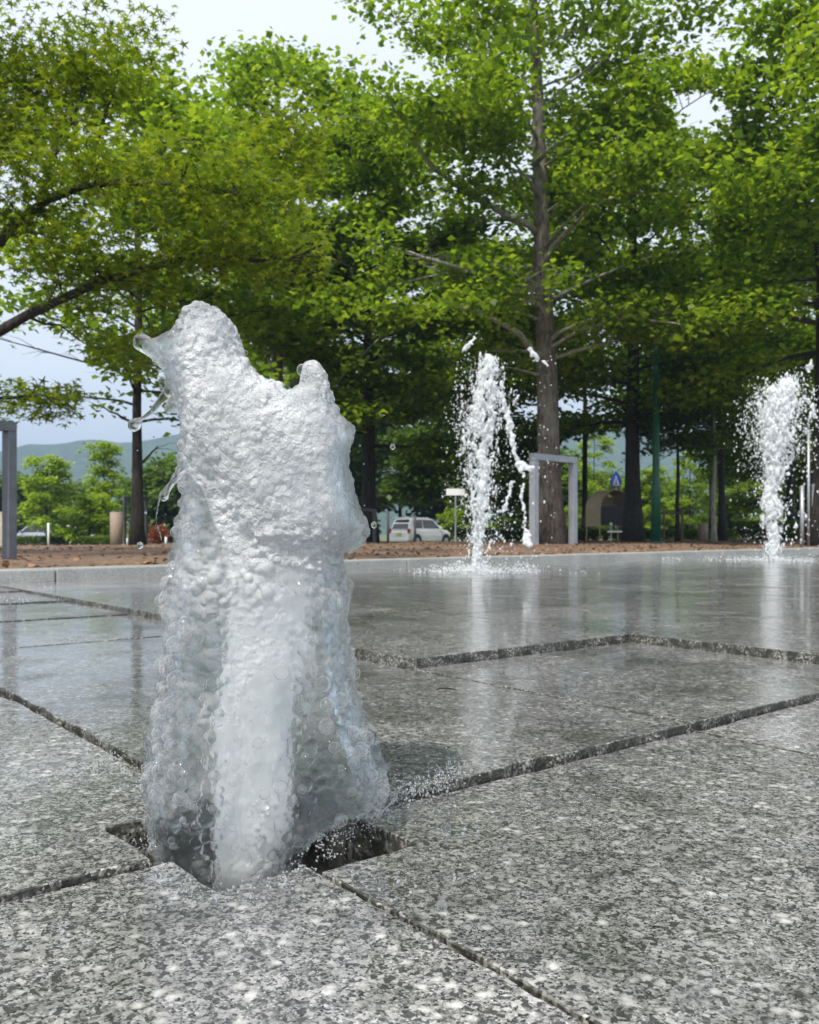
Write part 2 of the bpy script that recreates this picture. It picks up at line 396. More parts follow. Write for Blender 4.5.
def slab(poly, z, near, seed):
    """poly in uv (ccw); jittered broken arris when near"""
    r = random.Random(seed); pts = []
    n = len(poly); step = .012 if near == 2 else (.05 if near == 1 else 1.2)
    for k in range(n):
        a = np.array(poly[k]); b = np.array(poly[(k+1) % n]); L = np.linalg.norm(b-a); m = max(1, int(L/step))
        nrm = np.array([(b-a)[1], -(b-a)[0]])/L
        for q in range(m):
            p = a+(b-a)*q/m
            if near: 
                j = noise.noise(Vector((p[0]*22, p[1]*22, seed)))*.0035 + noise.noise(Vector((p[0]*90, p[1]*90, seed+7)))*.0022
                chip = noise.noise(Vector((p[0]*6, p[1]*6, seed+3.3)))
                if chip > .25: j += -(chip-.25)*.03
                if q == 0: j *= .2
                p = p + nrm*j
            pts.append(p)
    m = len(pts); c = sum(pts)/m
    def ring(inset, z_):
        out = []
        for k in range(m):
            a = pts[(k-1) % m]; b = pts[(k+1) % m]; t_ = b-a; t_ = t_/(np.linalg.norm(t_)+1e-9); nn = np.array([-t_[1], t_[0]])
            p = pts[k]+nn*inset; x, y = uv2(*p); out.append((x, y, z_))
        return out
    ch = .0016 if near else .0012
    rt = ring(ch*1.2, z); rm = ring(0, z-ch); rb = ring(-.001, z-(.11 if near == 2 else .045))
    b0 = len(topV); topV.extend(rt); topF.append([b0+k for k in range(m)])
    b0 = len(edgeV); edgeV.extend(rt); edgeV.extend(rm); edgeV.extend(rb)
    for s_ in range(2):
        for k in range(m):
            edgeF.append([b0+s_*m+k, b0+(s_+1)*m+k, b0+(s_+1)*m+(k+1) % m, b0+s_*m+(k+1) % m])
G = .0028
for i in range(-9, 22):
    for j in range(-3, 11):
        u0, u1, v0, v1 = u_lines(i)+G, u_lines(i+1)-G, v_lines(j)+G, v_lines(j+1)-G
        if i == 0 and j >= 0: u0 += .003
        if i <= 0 and j >= (0 if i < 0 else 0):
            vl = lambda q: V0 if q == 0 else 3.12+(q-1)*.93
            v0, v1 = vl(j)+G, vl(j+1)-G
        cx_, cy_ = uv2((u0+u1)/2, (v0+v1)/2); dist = math.hypot(cx_, cy_)
        if cy_ < -2.5: continue
        z = level(i, j)+rnd.uniform(-.001, .001)
        near = 2 if dist < 2.6 else (1 if dist < 5 else 0)
        poly = [(u0, v0), (u1, v0), (u1, v1), (u0, v1)]
        if (i, j) == (0, 0): poly = [(u0+HS, v0), (u1, v0), (u1, v1), (u0, v1), (u0, v0+HS), (u0+HS, v0+HS)]
        if (i, j) == (-1, 0): poly = [(u0, v0), (u1-HS, v0), (u1-HS, v0+HS), (u1, v0+HS), (u1, v1), (u0, v1)]
        if (i, j) == (-1, -1): poly = [(u0, v0), (u1, v0), (u1, v1-.118), (u1-.118, v1-.118), (u1-.118, v1), (u0, v1)]
        if (i, j) == (0, -1): poly = [(u0, v0), (u1, v0), (u1, v1), (u0+HS, v1), (u0+HS, v1-HS), (u0, v1-HS)]
        slab(poly, z, near, i*31+j*7)
me = bpy.data.meshes.new('paving'); nv = len(topV)
me.from_pydata(topV+edgeV, [], topF+[[k+nv for k in f] for f in edgeF])
me.materials.append(M_granite); me.materials.append(M_gedge)
for k, p in enumerate(me.polygons): p.material_index = 0 if k < len(topF) else 1
pav = bpy.data.objects.new('paving', me); C.objects.link(pav); tag(pav, kind='structure')
# bedding under the joints, with the pit open in it
mb = MB()
def quad_uv(mb, u0, u1, v0, v1, z):
    ps = [uv2(u0, v0), uv2(u1, v0), uv2(u1, v1), uv2(u0, v1)]
    mb.add([(p[0], p[1], z) for p in ps], [(0, 1, 2, 3)])
h_ = HS+.005
for (a, b, c, d) in ((-9, U0-h_, -4, 14), (U0+h_, 24, -4, 14), (U0-h_, U0+h_, -4, V0-h_), (U0-h_, U0+h_, V0+h_, 14)):
    quad_uv(mb, a, b, c, d, -.018)
bed = mb.build('paving_bed', M_joint); tag(bed, kind='structure')
for (a, b, c, d, z) in ((U0+.002, cu, V0+.002, cv, .003), (-9, U0, V0+.002, cv, .003)):
    pass
# raised beds under the raised levels so joints stay shallow
mb = MB()
def bedbox(u0, u1, v0, v1, z0, z1):
    ps = [uv2(u0, v0), uv2(u1, v0), uv2(u1, v1), uv2(u0, v1)]
    vs = [(p[0], p[1], z0) for p in ps]+[(p[0], p[1], z1) for p in ps]
    mb.add(vs, [(3, 2, 1, 0), (4, 5, 6, 7)]+[(k, (k+1) % 4, (k+1) % 4+4, k+4) for k in range(4)])
um = u_lines(1)
bedbox(um+.02, 23, cv+.02, 13, -.017, L2-.022)
bedbox(cu+.02, 23, -3, cv+.01, -.017, L2-.022)
b2 = mb.build('raised_bed', M_joint); tag(b2, kind='structure')
# pit: walls and floor
mb = MB()
PZ = -.19
for k in range(4):
    cs = [(-1, -1), (1, -1), (1, 1), (-1, 1)]; a = cs[k]; b = cs[(k+1) % 4]
    pa = uv2(U0+a[0]*h_, V0+a[1]*h_); pb = uv2(U0+b[0]*h_, V0+b[1]*h_)
    qa = uv2(U0+a[0]*(h_+.03), V0+a[1]*(h_+.03)); qb = uv2(U0+b[0]*(h_+.03), V0+b[1]*(h_+.03))
    mb.add([(*pa, PZ), (*pb, PZ), (*pb, -.02), (*pa, -.02), (*qa, PZ), (*qb, PZ), (*qb, -.02), (*qa, -.02)],
           [(0, 1, 2, 3), (5, 4, 7, 6), (3, 2, 6, 7), (0, 4, 5, 1)])
ps = [uv2(U0+a*(h_+.03), V0+b*(h_+.03)) for a, b in ((-1, -1), (1, -1), (1, 1), (-1, 1))]
mb.add([(*p, PZ-.002) for p in ps]+[(*p, PZ-.03) for p in ps], [(0, 1, 2, 3), (7, 6, 5, 4), (0, 4, 5, 1), (1, 5, 6, 2), (2, 6, 7, 3), (3, 7, 4, 0)])
pit = mb.build('fountain_pit', M_pit); tag(pit, kind='structure')
JC = uv2(U0, V0)

# ------------------------------------------------------------------ curb, soil, ground
zc = L2
cA = gp(0, 584, zc); cB = gp(819, 553, zc)
cd = (cB-cA).normalized(); cn = Vector((-cd.y, cd.x, 0))
def d_curb(x, y): return (Vector((x, y, 0))-Vector((cA.x, cA.y, 0))).dot(cn)
CT = .142
mb = MB(); s = -8.0; k = 0
while s < 34:
    a = cA+cd*(s+.004); b = cA+cd*(s+1.2-.004)
    rot = Matrix.Rotation(math.atan2(cd.y, cd.x), 3, 'Z')
    c = (a+b)/2+cn*.14; c.z = (CT-.05)/2 + rnd.uniform(-.002, .002)
    mb.box(c, (1.192, .26, CT+.05), rot); s += 1.2
curb = mb.build('curb', M_curb, bevel=.012); tag(curb, kind='structure')

def gz(x, y):
    d = d_curb(x, y)
    if d <= 0: return CT-.02
    bump_ = noise.noise(Vector((x*.55, y*.55, 0)))*.03 + noise.noise(Vector((x*1.7, y*1.7, 5)))*.012
    z = .128 + .035*min(d, 8)/8 + bump_*min(1, d/1.0)
    if d > 12: z -= min(d-12, 24)*.0155
    return z
# soil strip
nu, nd = 150, 90
V_ = []; Fq = []
for a in range(nu+1):
    s = -9+46*a/nu
    for b in range(nd+1):
        d = .268 + (16)*(b/nd)**1.3
        p = cA+cd*s+cn*d; V_.append((p.x, p.y, gz(p.x, p.y)))
for a in range(nu):
    for b in range(nd):
        q = a*(nd+1)+b; Fq.append((q, q+nd+1, q+nd+2, q+1))
soil = link('soil', npmesh('soil', V_, Fq), M_soil, smooth=True); tag(soil, kind='structure')
# far ground: one sheet to the horizon
V_ = []; Fq = []
ss = np.concatenate([np.linspace(-3000, -80, 6), np.linspace(-60, 90, 50), np.linspace(120, 3000, 6)])
dd_ = np.concatenate([np.linspace(-60, 14, 12), np.linspace(16.2, 45, 30), np.linspace(55, 3600, 14)])
for s in ss:
    for d in dd_:
        p = cA+cd*s+cn*d
        z = gz(p.x, p.y)-.004 if d > 16 else -.30
        V_.append((p.x, p.y, z))
n2 = len(dd_)
for a in range(len(ss)-1):
    for b in range(n2-1):
        q = a*n2+b; Fq.append((q, q+n2, q+n2+1, q+1))
gr = link('ground', npmesh('ground', V_, Fq), M_grass, smooth=True); tag(gr, kind='structure')
ZF = gz(*(cA+cn*60)[:2])
print('far ground z', ZF)
# parking asphalt strip
mb = MB()
for (x0, x1, y0, y1) in ((-45, 45, 42, 62),):
    mb.add([(x0, y0, ZF+.012), (x1, y0, ZF+.012), (x1, y1, ZF+.012), (x0, y1, ZF+.012)], [(0, 1, 2, 3)])
road = mb.build('parking_asphalt', M_asphalt); tag(road, kind='structure')
mb = MB()
for k in range(14):
    x = -24+k*3.0
    mb.add([(x, 50, ZF+.017), (x+.15, 50, ZF+.017), (x+.15, 55, ZF+.017), (x, 55, ZF+.017)], [(0, 1, 2, 3)])
ml = mb.build('parking_lines', M_white_paint); tag(ml, kind='structure')

# hills
def hills_mat():
    t = NT('wooded_hill'); co = t.coord(); n1 = t.noise(co, .02, 8, .7); n2 = t.noise(co, .12, 6, .7)
    c = t.ramp(n2.outputs[0], [(.35, (.018, .04, .014)), (.65, (.07, .12, .035))])
    c = t.mix(1, c, t.ramp(n1.outputs[0], [(.3, .7), (.7, 1.2)]), 'MULTIPLY')
    t.bsdf(Base_Color=c, Roughness=.95, Normal=t.bump(n2.outputs[0], 1, 6)); return t.m
def ridge_px(px):     # skyline of the hills in the picture
    pts = [(-900, 420), (-300, 430), (0, 443), (30, 436), (60, 440), (85, 434), (120, 436), (150, 432), (200, 420), (300, 405), (420, 420), (520, 430), (600, 420), (700, 425), (819, 440), (1100, 430), (1900, 440)]
    return float(np.interp(px, [p[0] for p in pts], [p[1] for p in pts]))
V_ = []; Fq = []; na, nb = 220, 26
for a in range(na+1):
    px = -900+2800*a/na
    for b in range(nb+1):
        t_ = b/nb; Y = 620+520*t_
        hz = ((HOR-ridge_px(px))/F*1040+1)*1.22
        z = ZF-3 + hz*(t_**1.15 if t_ < .8 else .8**1.15+(t_-.8)*.1)
        x = (px-CX)/F*1040
        z += 9*noise.fractal(Vector((x*.008, Y*.008, 2)), 1, 2, 5)*t_ + 1.6*noise.noise(Vector((x*.09, Y*.09, 0)))
        V_.append((x, Y, z))
for a in range(na):
    for b in range(nb):
        q = a*(nb+1)+b; Fq.append((q, q+nb+1, q+nb+2, q+1))
hl = link('hills', npmesh('hills', V_, Fq), hills_mat(), smooth=True); tag(hl, kind='structure')

# ------------------------------------------------------------------ leaves / trees
K_KITE = (np.array([(0, 0, 0), (.42, .45, .07), (0, 1, -.12), (-.42, .45, .07)]), np.array([(0, 1, 2, 3)]))
def star_template():
    vs = [(0, .35, 0)]
    for k in range(5):
        a = R(-90+72*k+36); L = [.55, .62, .75, .62, .55][k]
        a1 = R(-90+72*k)
        vs.append((math.cos(a1)*.18, .35+math.sin(a1)*.18, .02)); vs.append((math.cos(a)*L, .35+math.sin(a)*L, -.08))
    fs = [(0, 1+2*k, 2+2*k, 1+(2*k+2) % 10) for k in range(5)]
    return np.array(vs), np.array(fs)
K_STAR = star_template()
K_LONG = (np.array([(0, 0, 0), (.14, .5, .04), (0, 1, -.1), (-.14, .5, .04)]), np.array([(0, 1, 2, 3)]))
def leaves_mesh(name, cen, size, rs, tmpl=K_KITE, tilt=.55):
    cen = np.asarray(cen, np.float64); n = len(cen)
    T, TF = tmpl
    nrm = np.stack([rs.normal(0, tilt, n), rs.normal(0, tilt, n), np.ones(n)], 1); nrm /= np.linalg.norm(nrm, axis=1)[:, None]
    ang = rs.uniform(0, 2*np.pi, n); ref = np.stack([np.cos(ang), np.sin(ang), np.zeros(n)], 1)
    a = ref-nrm*(ref*nrm).sum(1)[:, None]; a /= np.linalg.norm(a, axis=1)[:, None]; b = np.cross(nrm, a)
    sz = size*rs.uniform(.65, 1.25, n)
    V = cen[:, None, :]+(T[None, :, 0, None]*a[:, None, :]+T[None, :, 1, None]*b[:, None, :]+T[None, :, 2, None]*nrm[:, None, :])*sz[:, None, None]
    k = len(T); Fa = (TF[None]+(np.arange(n)*k)[:, None, None]).reshape(-1, TF.shape[1])
    return npmesh(name, V.reshape(-1, 3), Fa)

SKY_GAPS = []      # filled per tree: boxes in picture space the crown leaves open
def tree(name, label, px, basepx, depth, H, R0, cb, nl, nleaf, lsize, seed, bark=M_bark, leaf=M_leaf, tr=.25, lean=(0, 0),
         traced=(), group=None, cat='tree', tmpl=K_KITE, limb_mat=None, up=.25, gaps=(), prof=None, zbase=None, cs=(.42, .16), trunk_top=None, lf=.30, flare=.55):
    """tapered trunk, limbs, twigs and leaf sprays"""
    rnd = random.Random(seed); rs = np.random.RandomState(seed)
    x = (px-CX)/F*depth; z0 = gz(x, depth) if zbase is None else zbase
    root = empty(name, (x, depth, z0)); tag(root, label, cat, group)
    nseg = 14; tp = []
    for i in range(nseg+1):
        t = i/nseg
        tp.append(Vector((lean[0]*t + .10*noise.noise(Vector((t*3, seed, 0)))*min(1, t*3), lean[1]*t, H*t - .06*(i == 0))))
    rad = [tr*(1-.82*(i/nseg))*(1+flare*math.exp(-i*1.6)) for i in range(nseg+1)]
    m = MB(); m.tube(tp, rad, 12, wob=.10, seed=seed)
    m.build('trunk', bark, root, smooth=True)
    def trunk_at(z):
        t = max(0, min(.999, z/H))*nseg; i = int(t); f = t-i
        return tp[i].lerp(tp[i+1], f), rad[i]*(1-f)+rad[i+1]*f
    limbs = MB(); spray = []
    def twigs(path, r0, L, w):
        n = len(path)
        for k in range(max(2, int(L*2.6))):
            f = rnd.uniform(.18, 1)**.8; ii = min(n-2, int(f*(n-1))); p = path[ii].lerp(path[ii+1], rnd.random())
            d = (path[ii+1]-path[ii]).normalized(); side = Vector((-d.y, d.x, 0))*(1 if rnd.random() < .5 else -1)
            dirn = (d*rnd.uniform(.3, 1)+side*rnd.uniform(.4, 1.1)+Vector((0, 0, rnd.uniform(-.25, .35)))).normalized()
            tl = rnd.uniform(.35, 1.0)*w
            q = [p, p+dirn*tl*.5+Vector((0, 0, .04)), p+dirn*tl+Vector((0, 0, -.06*tl))]
            limbs.tube(q, [r0*.22+.003, r0*.14+.002, .002], 4, cap=False)
            spray.extend([(q[1], .8), (q[2], 1.2), (q[1].lerp(q[2], .5), 1)])
        spray.append((path[-1], 1.2))
    loc0 = Vector((x, depth, z0))
    for tpx in traced:
        pts_px, dy, r_start = tpx[0], tpx[1], tpx[2]
        n = len(pts_px)
        path = [P(a, b, depth+dy*i/(n-1))-loc0 for i, (a, b) in enumerate(pts_px)]
        pp = []
        for i in range(n-1):
            for q in range(3):
                v = path[i].lerp(path[i+1], q/3); 
                if q: v += Vector((rnd.uniform(-.03, .03),)*3)
                pp.append(v)
        pp.append(path[-1]); L = sum((pp[i+1]-pp[i]).length for i in range(len(pp)-1))
        main_mb = limbs; limbs = MB()
        limbs.tube(pp, [r_start*(1-.8*i/(len(pp)-1)) for i in range(len(pp))], 7, wob=.15, seed=seed)
        twigs(pp, r_start*.5, L*(tpx[3] if len(tpx) > 3 else 1.3), .9)
        limbs.build('limb', limb_mat or bark, root, smooth=True); limbs = main_mb
    for k in range(nl):
        f = (k+rnd.random())/nl; z = cb+(H*.97-cb)*f
        p0, r0 = trunk_at(z); a = k*2.399+rnd.uniform(-.4, .4)
        pr = prof(f) if prof else (math.sin(math.pi*min(1, (.22+f*.80)))**.7)
        L = max(.4, R0*pr*rnd.uniform(.75, 1.12))
        d = Vector((math.cos(a), math.sin(a), up*rnd.uniform(.3, 1.6)+.35*f))
        path = [p0.copy()]; step = L/6; dd = d.normalized()
        for q in range(6):
            dd = (dd+Vector((rnd.uniform(-.16, .16), rnd.uniform(-.16, .16), rnd.uniform(-.16, .06)))).normalized()
            path.append(path[-1]+dd*step)
        rr = r0*lf
        limbs.tube(path, [rr*(1-.85*i/6)+.004 for i in range(7)], 6, wob=.1, seed=k)
        twigs(path, rr, L, .34*R0**.6+.25)
    limbs.build('branches', limb_mat or bark, root, smooth=True)
    # leaves
    sp = []
    for p, wt in spray:
        wp = p+loc0; 
        if wp.y < .6: continue
        ix, iy = prj(wp); ok = True
        for g in gaps:
            if g[0] < ix < g[2] and g[1] < iy < g[3] and rnd.random() < (g[4] if len(g) > 4 else 1): ok = False
        if ok: sp.append((p, wt))
    if sp:
        W = np.array([s_[1] for s_ in sp]); idx = rs.choice(len(sp), nleaf, p=W/W.sum())
        cen = np.array([tuple(s_[0]) for s_ in sp])[idx]
        jit = np.clip(rs.normal(0, 1, (nleaf, 3)), -2.0, 2.0)*np.array([cs[0], cs[0], cs[1]])
        cen = cen+jit
        if gaps:
            wx = cen+np.array(loc0); ix = CX+F*wx[:, 0]/wx[:, 1]; iy = HOR-F*(wx[:, 2]-CAMH)/wx[:, 1]
            keep = np.ones(nleaf, bool)
            for g in gaps:
                pr_ = g[4] if len(g) > 4 else 1
                keep &= ~((ix > g[0]) & (ix < g[2]) & (iy > g[1]) & (iy < g[3]) & (rs.rand(nleaf) < pr_))
            cen = cen[keep]
        link('crown', leaves_mesh('crown', cen, lsize, rs, tmpl), leaf, root)
    return root

GT = 'trees around the fountain plaza'
G_left = [(-40, 338, 78, 378), (20, 372, 100, 440, .9), (75, 345, 110, 365, .6), (95, 385, 190, 440, .75)]
tree('plaza_tree', 'tall tree with stout ridged trunk and pale bare limbs, behind the grey frame',
     552, 543, 21.5, 17, 5.0, 4.4, 46, 40000, .165, 11, tr=.315, lf=.2, flare=.3, lean=(-.55, 0), limb_mat=M_limb, group=GT, up=.3,
     traced=[([(536, 232), (529, 226), (505, 215), (483, 201), (457, 186), (435, 170), (417, 144), (403, 122), (392, 104), (380, 85)], -3.4, .09, .8),
             ([(540, 305), (534, 302), (512, 290), (483, 276), (457, 267), (421, 257), (388, 246), (366, 238)], -3.8, .085, .8),
             ([(541, 358), (534, 353), (520, 334), (494, 320), (472, 309), (446, 305), (388, 303)], -4.2, .09, .7),
             ([(545, 262), (554, 246), (571, 228), (591, 206), (622, 195), (650, 192)], -3.0, .08, .7),
             ([(534, 164), (542, 156), (581, 126), (618, 103), (650, 78)], -2.6, .09, .8),
             ([(534, 150), (516, 135), (498, 124), (443, 113)], -1.2, .055),
             ([(546, 345), (560, 332), (600, 316), (632, 310), (690, 315), (734, 304), (760, 306)], -2.6, .06),
             ([(546, 350), (580, 330), (632, 316), (695, 327), (740, 322)], -3.4, .05),
             ([(545, 376), (530, 372), (505, 367)], -.6, .045, .3)],
     gaps=[(300, 395, 819, 560, .93), (526, 100, 546, 330, .9), (532, 330, 562, 395, .85), (405, 185, 445, 300, .75), (380, 130, 410, 180, .8), (672, 90, 715, 130, .95),
           (690, 180, 715, 270, .6), (300, 90, 350, 120, .5), (548, 225, 600, 262, .6), (440, 355, 540, 400, .6)])
tree('plaza_tree', 'tree with a slender greyish trunk half hidden behind the tall foreground water jet',
     277, 545, 26, 15, 4.2, 4.6, 36, 18000, .21, 22, tr=.24, limb_mat=M_limb, group=GT, up=.35,
     traced=[([(279, 330), (292, 300), (305, 268), (318, 250)], -1.0, .06), ([(282, 395), (330, 390), (372, 345), (398, 322)], -1.5, .05, .7)],
     gaps=[(262, 305, 288, 390, .8), (130, 420, 390, 560, .97), (20, 340, 110, 440), (160, 165, 185, 185, .9), (270, 160, 300, 185, .9)])
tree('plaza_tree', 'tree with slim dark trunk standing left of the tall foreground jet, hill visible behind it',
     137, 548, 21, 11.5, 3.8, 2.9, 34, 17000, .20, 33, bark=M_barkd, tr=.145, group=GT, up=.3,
     traced=[([(137, 425), (122, 418), (105, 408), (92, 405)], -.3, .04, .8), ([(137, 462), (143, 462), (152, 452), (158, 446)], -.3, .05, .3)],
     gaps=[(-60, 330, 88, 560), (60, 436, 240, 560, .95), (88, 380, 132, 440, .62), (145, 395, 200, 440, .5), (0, 60, 110, 330, .35), (130, 395, 148, 440, .7)])
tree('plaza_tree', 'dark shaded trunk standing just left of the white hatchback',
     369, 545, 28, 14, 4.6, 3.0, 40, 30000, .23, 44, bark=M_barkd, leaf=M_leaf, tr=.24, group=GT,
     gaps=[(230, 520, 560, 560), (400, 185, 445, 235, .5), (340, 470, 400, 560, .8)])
tree('plaza_tree', 'thick dark trunk beside the brown arched hutch, under heavy low foliage',
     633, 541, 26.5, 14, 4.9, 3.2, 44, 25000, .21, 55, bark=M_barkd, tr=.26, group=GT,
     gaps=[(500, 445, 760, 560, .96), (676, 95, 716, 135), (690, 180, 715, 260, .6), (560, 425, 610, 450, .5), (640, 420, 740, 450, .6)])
tree('plaza_tree', 'dark trunk at the right picture edge behind the rightmost water jet',
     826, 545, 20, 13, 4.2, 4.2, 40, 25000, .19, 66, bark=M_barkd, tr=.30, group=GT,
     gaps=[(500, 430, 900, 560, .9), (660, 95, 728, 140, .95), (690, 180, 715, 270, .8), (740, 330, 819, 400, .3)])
# near tree, trunk out of frame at left; boughs reach into the picture
tree('plaza_tree', 'near maple-leaved tree reaching two long dark boughs in from the upper left',
     -150, 560, 9.5, 9.0, 2.6, 3.6, 16, 22000, .10, 77, bark=M_barkd, leaf=M_leafn, tr=.24, group=GT, tmpl=K_STAR, cs=(.30, .10), up=.35,
     traced=[([(-140, 345), (-60, 292), (0, 241), (18, 221), (48, 199), (84, 186), (128, 182), (198, 186), (240, 196)], -1.4, .075, 1.9),
             ([(44, 201), (48, 170), (60, 140), (73, 115), (90, 75)], -.3, .045, 2.0),
             ([(86, 186), (92, 155), (106, 111), (118, 70)], .3, .035, 2.0),
             ([(-140, 395), (-60, 358), (0, 331), (26, 316), (73, 294), (110, 278), (154, 267), (201, 254), (256, 261), (300, 256), (330, 240)], -1.2, .065, 1.6),
             ([(201, 254), (225, 225), (260, 200), (290, 150), (300, 110)], .8, .03, 1.8),
             ([(-90, 420), (-30, 402), (10, 398), (45, 396), (66, 400)], .4, .03, 2.0),
             ([(-60, 292), (-10, 190), (10, 130), (30, 90)], .4, .05, 2.2),
             ([(110, 278), (140, 300), (150, 330), (165, 350)], .3, .02, 1.4),
             ([(26, 316), (60, 325), (100, 350)], .3, .02, 1.2)],
     gaps=[(-60, 352, 84, 378), (-60, 425, 400, 560), (80, 370, 400, 560, .98), (20, 335, 74, 352, .8), (330, 60, 520, 560, .9), (30, 376, 80, 384, .7),
           (115, 100, 150, 125, .6), (340, 120, 380, 300, .7), (205, 300, 400, 420, .8)])
# trees filling in behind
GB = 'trees standing further back behind the plaza trees'
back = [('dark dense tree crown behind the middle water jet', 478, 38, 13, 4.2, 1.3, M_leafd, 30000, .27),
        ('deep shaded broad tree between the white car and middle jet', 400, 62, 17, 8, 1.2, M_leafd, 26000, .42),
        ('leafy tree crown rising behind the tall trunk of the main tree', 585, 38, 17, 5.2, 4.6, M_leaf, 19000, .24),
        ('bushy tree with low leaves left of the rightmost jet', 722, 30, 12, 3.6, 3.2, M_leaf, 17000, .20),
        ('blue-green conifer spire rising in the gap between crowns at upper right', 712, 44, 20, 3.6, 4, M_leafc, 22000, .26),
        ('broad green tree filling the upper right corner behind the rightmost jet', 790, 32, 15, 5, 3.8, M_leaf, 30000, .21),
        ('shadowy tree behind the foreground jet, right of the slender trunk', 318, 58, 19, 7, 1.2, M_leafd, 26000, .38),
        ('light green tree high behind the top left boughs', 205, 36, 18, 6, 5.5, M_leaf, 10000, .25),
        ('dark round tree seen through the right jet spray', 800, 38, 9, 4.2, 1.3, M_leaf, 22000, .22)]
bgaps = {0: [(380, 90, 430, 300, .3), (200, 528, 600, 560)], 1: [(380, 180, 440, 240, .5)], 2: [(676, 90, 716, 140), (560, 430, 640, 560, .7)], 3: [(640, 440, 700, 560, .9), (690, 180, 715, 270, .5), (696, 455, 760, 545, .7)],
         4: [(560, 440, 819, 560, .97), (676, 95, 700, 128, .9), (716, 95, 730, 128, .9), (693, 190, 716, 262, .6)],
         5: [(660, 95, 728, 145, .95), (640, 430, 819, 560, .7), (690, 180, 715, 270, .7)], 6: [(130, 380, 200, 560)], 7: [(0, 330, 185, 560), (100, 380, 400, 560)], 8: []}
for k, (lb, px, dep, H, rr, cb, lm, nl, ls) in enumerate(back):
    x_ = (px-CX)/F*dep
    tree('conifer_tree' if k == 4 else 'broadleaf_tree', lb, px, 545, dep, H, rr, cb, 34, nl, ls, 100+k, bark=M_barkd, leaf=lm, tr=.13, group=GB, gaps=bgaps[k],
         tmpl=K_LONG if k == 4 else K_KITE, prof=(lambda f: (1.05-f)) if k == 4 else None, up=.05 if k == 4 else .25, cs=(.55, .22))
# small bright young trees
GY = 'small bright young trees across the car park'
young = [('bright green young tree in front of the far hill, next to the grey post', 47, 40, 4.1, 1.6, .9),
         ('taller thin young tree between the grey post and the slim dark trunk', 104, 44, 5.2, 1.35, .9),
         ('low spreading lime-green bush tree at the foot of the thin young tree', 90, 42, 2.3, 1.5, .4),
         ('light green young tree seen through the grey frame', 594, 54, 7.4, 2.8, .8),
         ('yellow-green young tree right of the green pole', 690, 54, 6.0, 2.6, .6),
         ('pale green young tree behind the thin staked trunk', 738, 56, 8.4, 3.2, .8),
         ('round yellowish shrub tree just left of the green pole', 650, 55, 4.6, 1.4, .5),
         ('light green shrub tree behind the white sign board', 462, 54, 3.2, 1.8, .4)]
for k, (lb, px, dep, H, rr, cb) in enumerate(young):
    tree('young_tree', lb, px, 545, dep, H, rr*(.85 if k < 2 else 1), cb, 22, 4200 if k < 3 else 6500, .17, 200+k, bark=M_barkd, leaf=M_leafb, tr=.06, group=GY, cat='young tree',
         prof=lambda f: max(.12, 1.05-f), cs=(.18, .10), up=.05)
# far dark trees at the foot of the hill
GF = 'far trees at the foot of the hill'
farp = [(-30, 70, 6), (22, 72, 5.0), (75, 76, 4.6), (170, 62, 5.6), (215, 66, 7), (270, 64, 7.5), (330, 66, 8), (500, 60, 8), (545, 66, 6.5), (605, 70, 5.2), (668, 74, 4.6), (760, 66, 7), (845, 64, 8)]
fl = ['leftmost, off the picture edge', 'just right of the left grey post', 'behind the thin young tree', 'right of the slim dark trunk', 'hidden behind the foreground jet body', 'behind the centre of the foreground jet',
      'behind the right side of the foreground jet', 'right of the middle jet', 'behind the main ridged trunk', 'above the brown hutch', 'right of the green pole', 'left of the rightmost jet', 'beyond the right edge']
for k, (px, dep, H) in enumerate(farp):
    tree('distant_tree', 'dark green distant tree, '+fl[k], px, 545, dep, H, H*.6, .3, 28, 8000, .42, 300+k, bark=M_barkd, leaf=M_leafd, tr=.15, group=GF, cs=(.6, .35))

def hedge(label, px0, px1, dep, h, wd, seed, mat=M_leafd, n=9000):
    rs = np.random.RandomState(seed)
    a = P(px0, 540, dep); b = P(px1, 540, dep); x0, x1 = a.x, b.x; z = gz((x0+x1)/2, dep)
    root = empty('hedge', ((x0+x1)/2, dep, z)); tag(root, label, 'hedge', 'low clipped hedges at the back of the soil strip')
    L = x1-x0
    c = np.stack([rs.uniform(-L/2, L/2, n), rs.uniform(-wd/2, wd/2, n), rs.uniform(.04, 1, n)**.6*h*(1+.08*np.sin(np.arange(n)))], 1)
    link('foliage', leaves_mesh('foliage', c, .07, rs), mat, root)
    m = MB()
    for k in range(int(L*2)+2):
        xx = -L/2+.1+k*(L-.2)/(int(L*2)+1); m.tube([(xx, 0, -.1), (xx+.03, .02, h*.6)], [.02, .01], 5)
    tag(m.build('stems', M_barkd, root), kind='stuff')
hedge('long low dark hedge behind the car-side fence and middle jet', 455, 600, 30, .42, .7, 1)
hedge('low hedge running behind the brown arched hutch to the thin trunks', 600, 735, 31, .40, .7, 2, M_leaf)
hedge('taller dark hedge at the right behind the spray', 738, 850, 27, .62, .9, 3)
hedge('low dark hedge line left of the slim trunk', 15, 118, 40, .45, .7, 4)

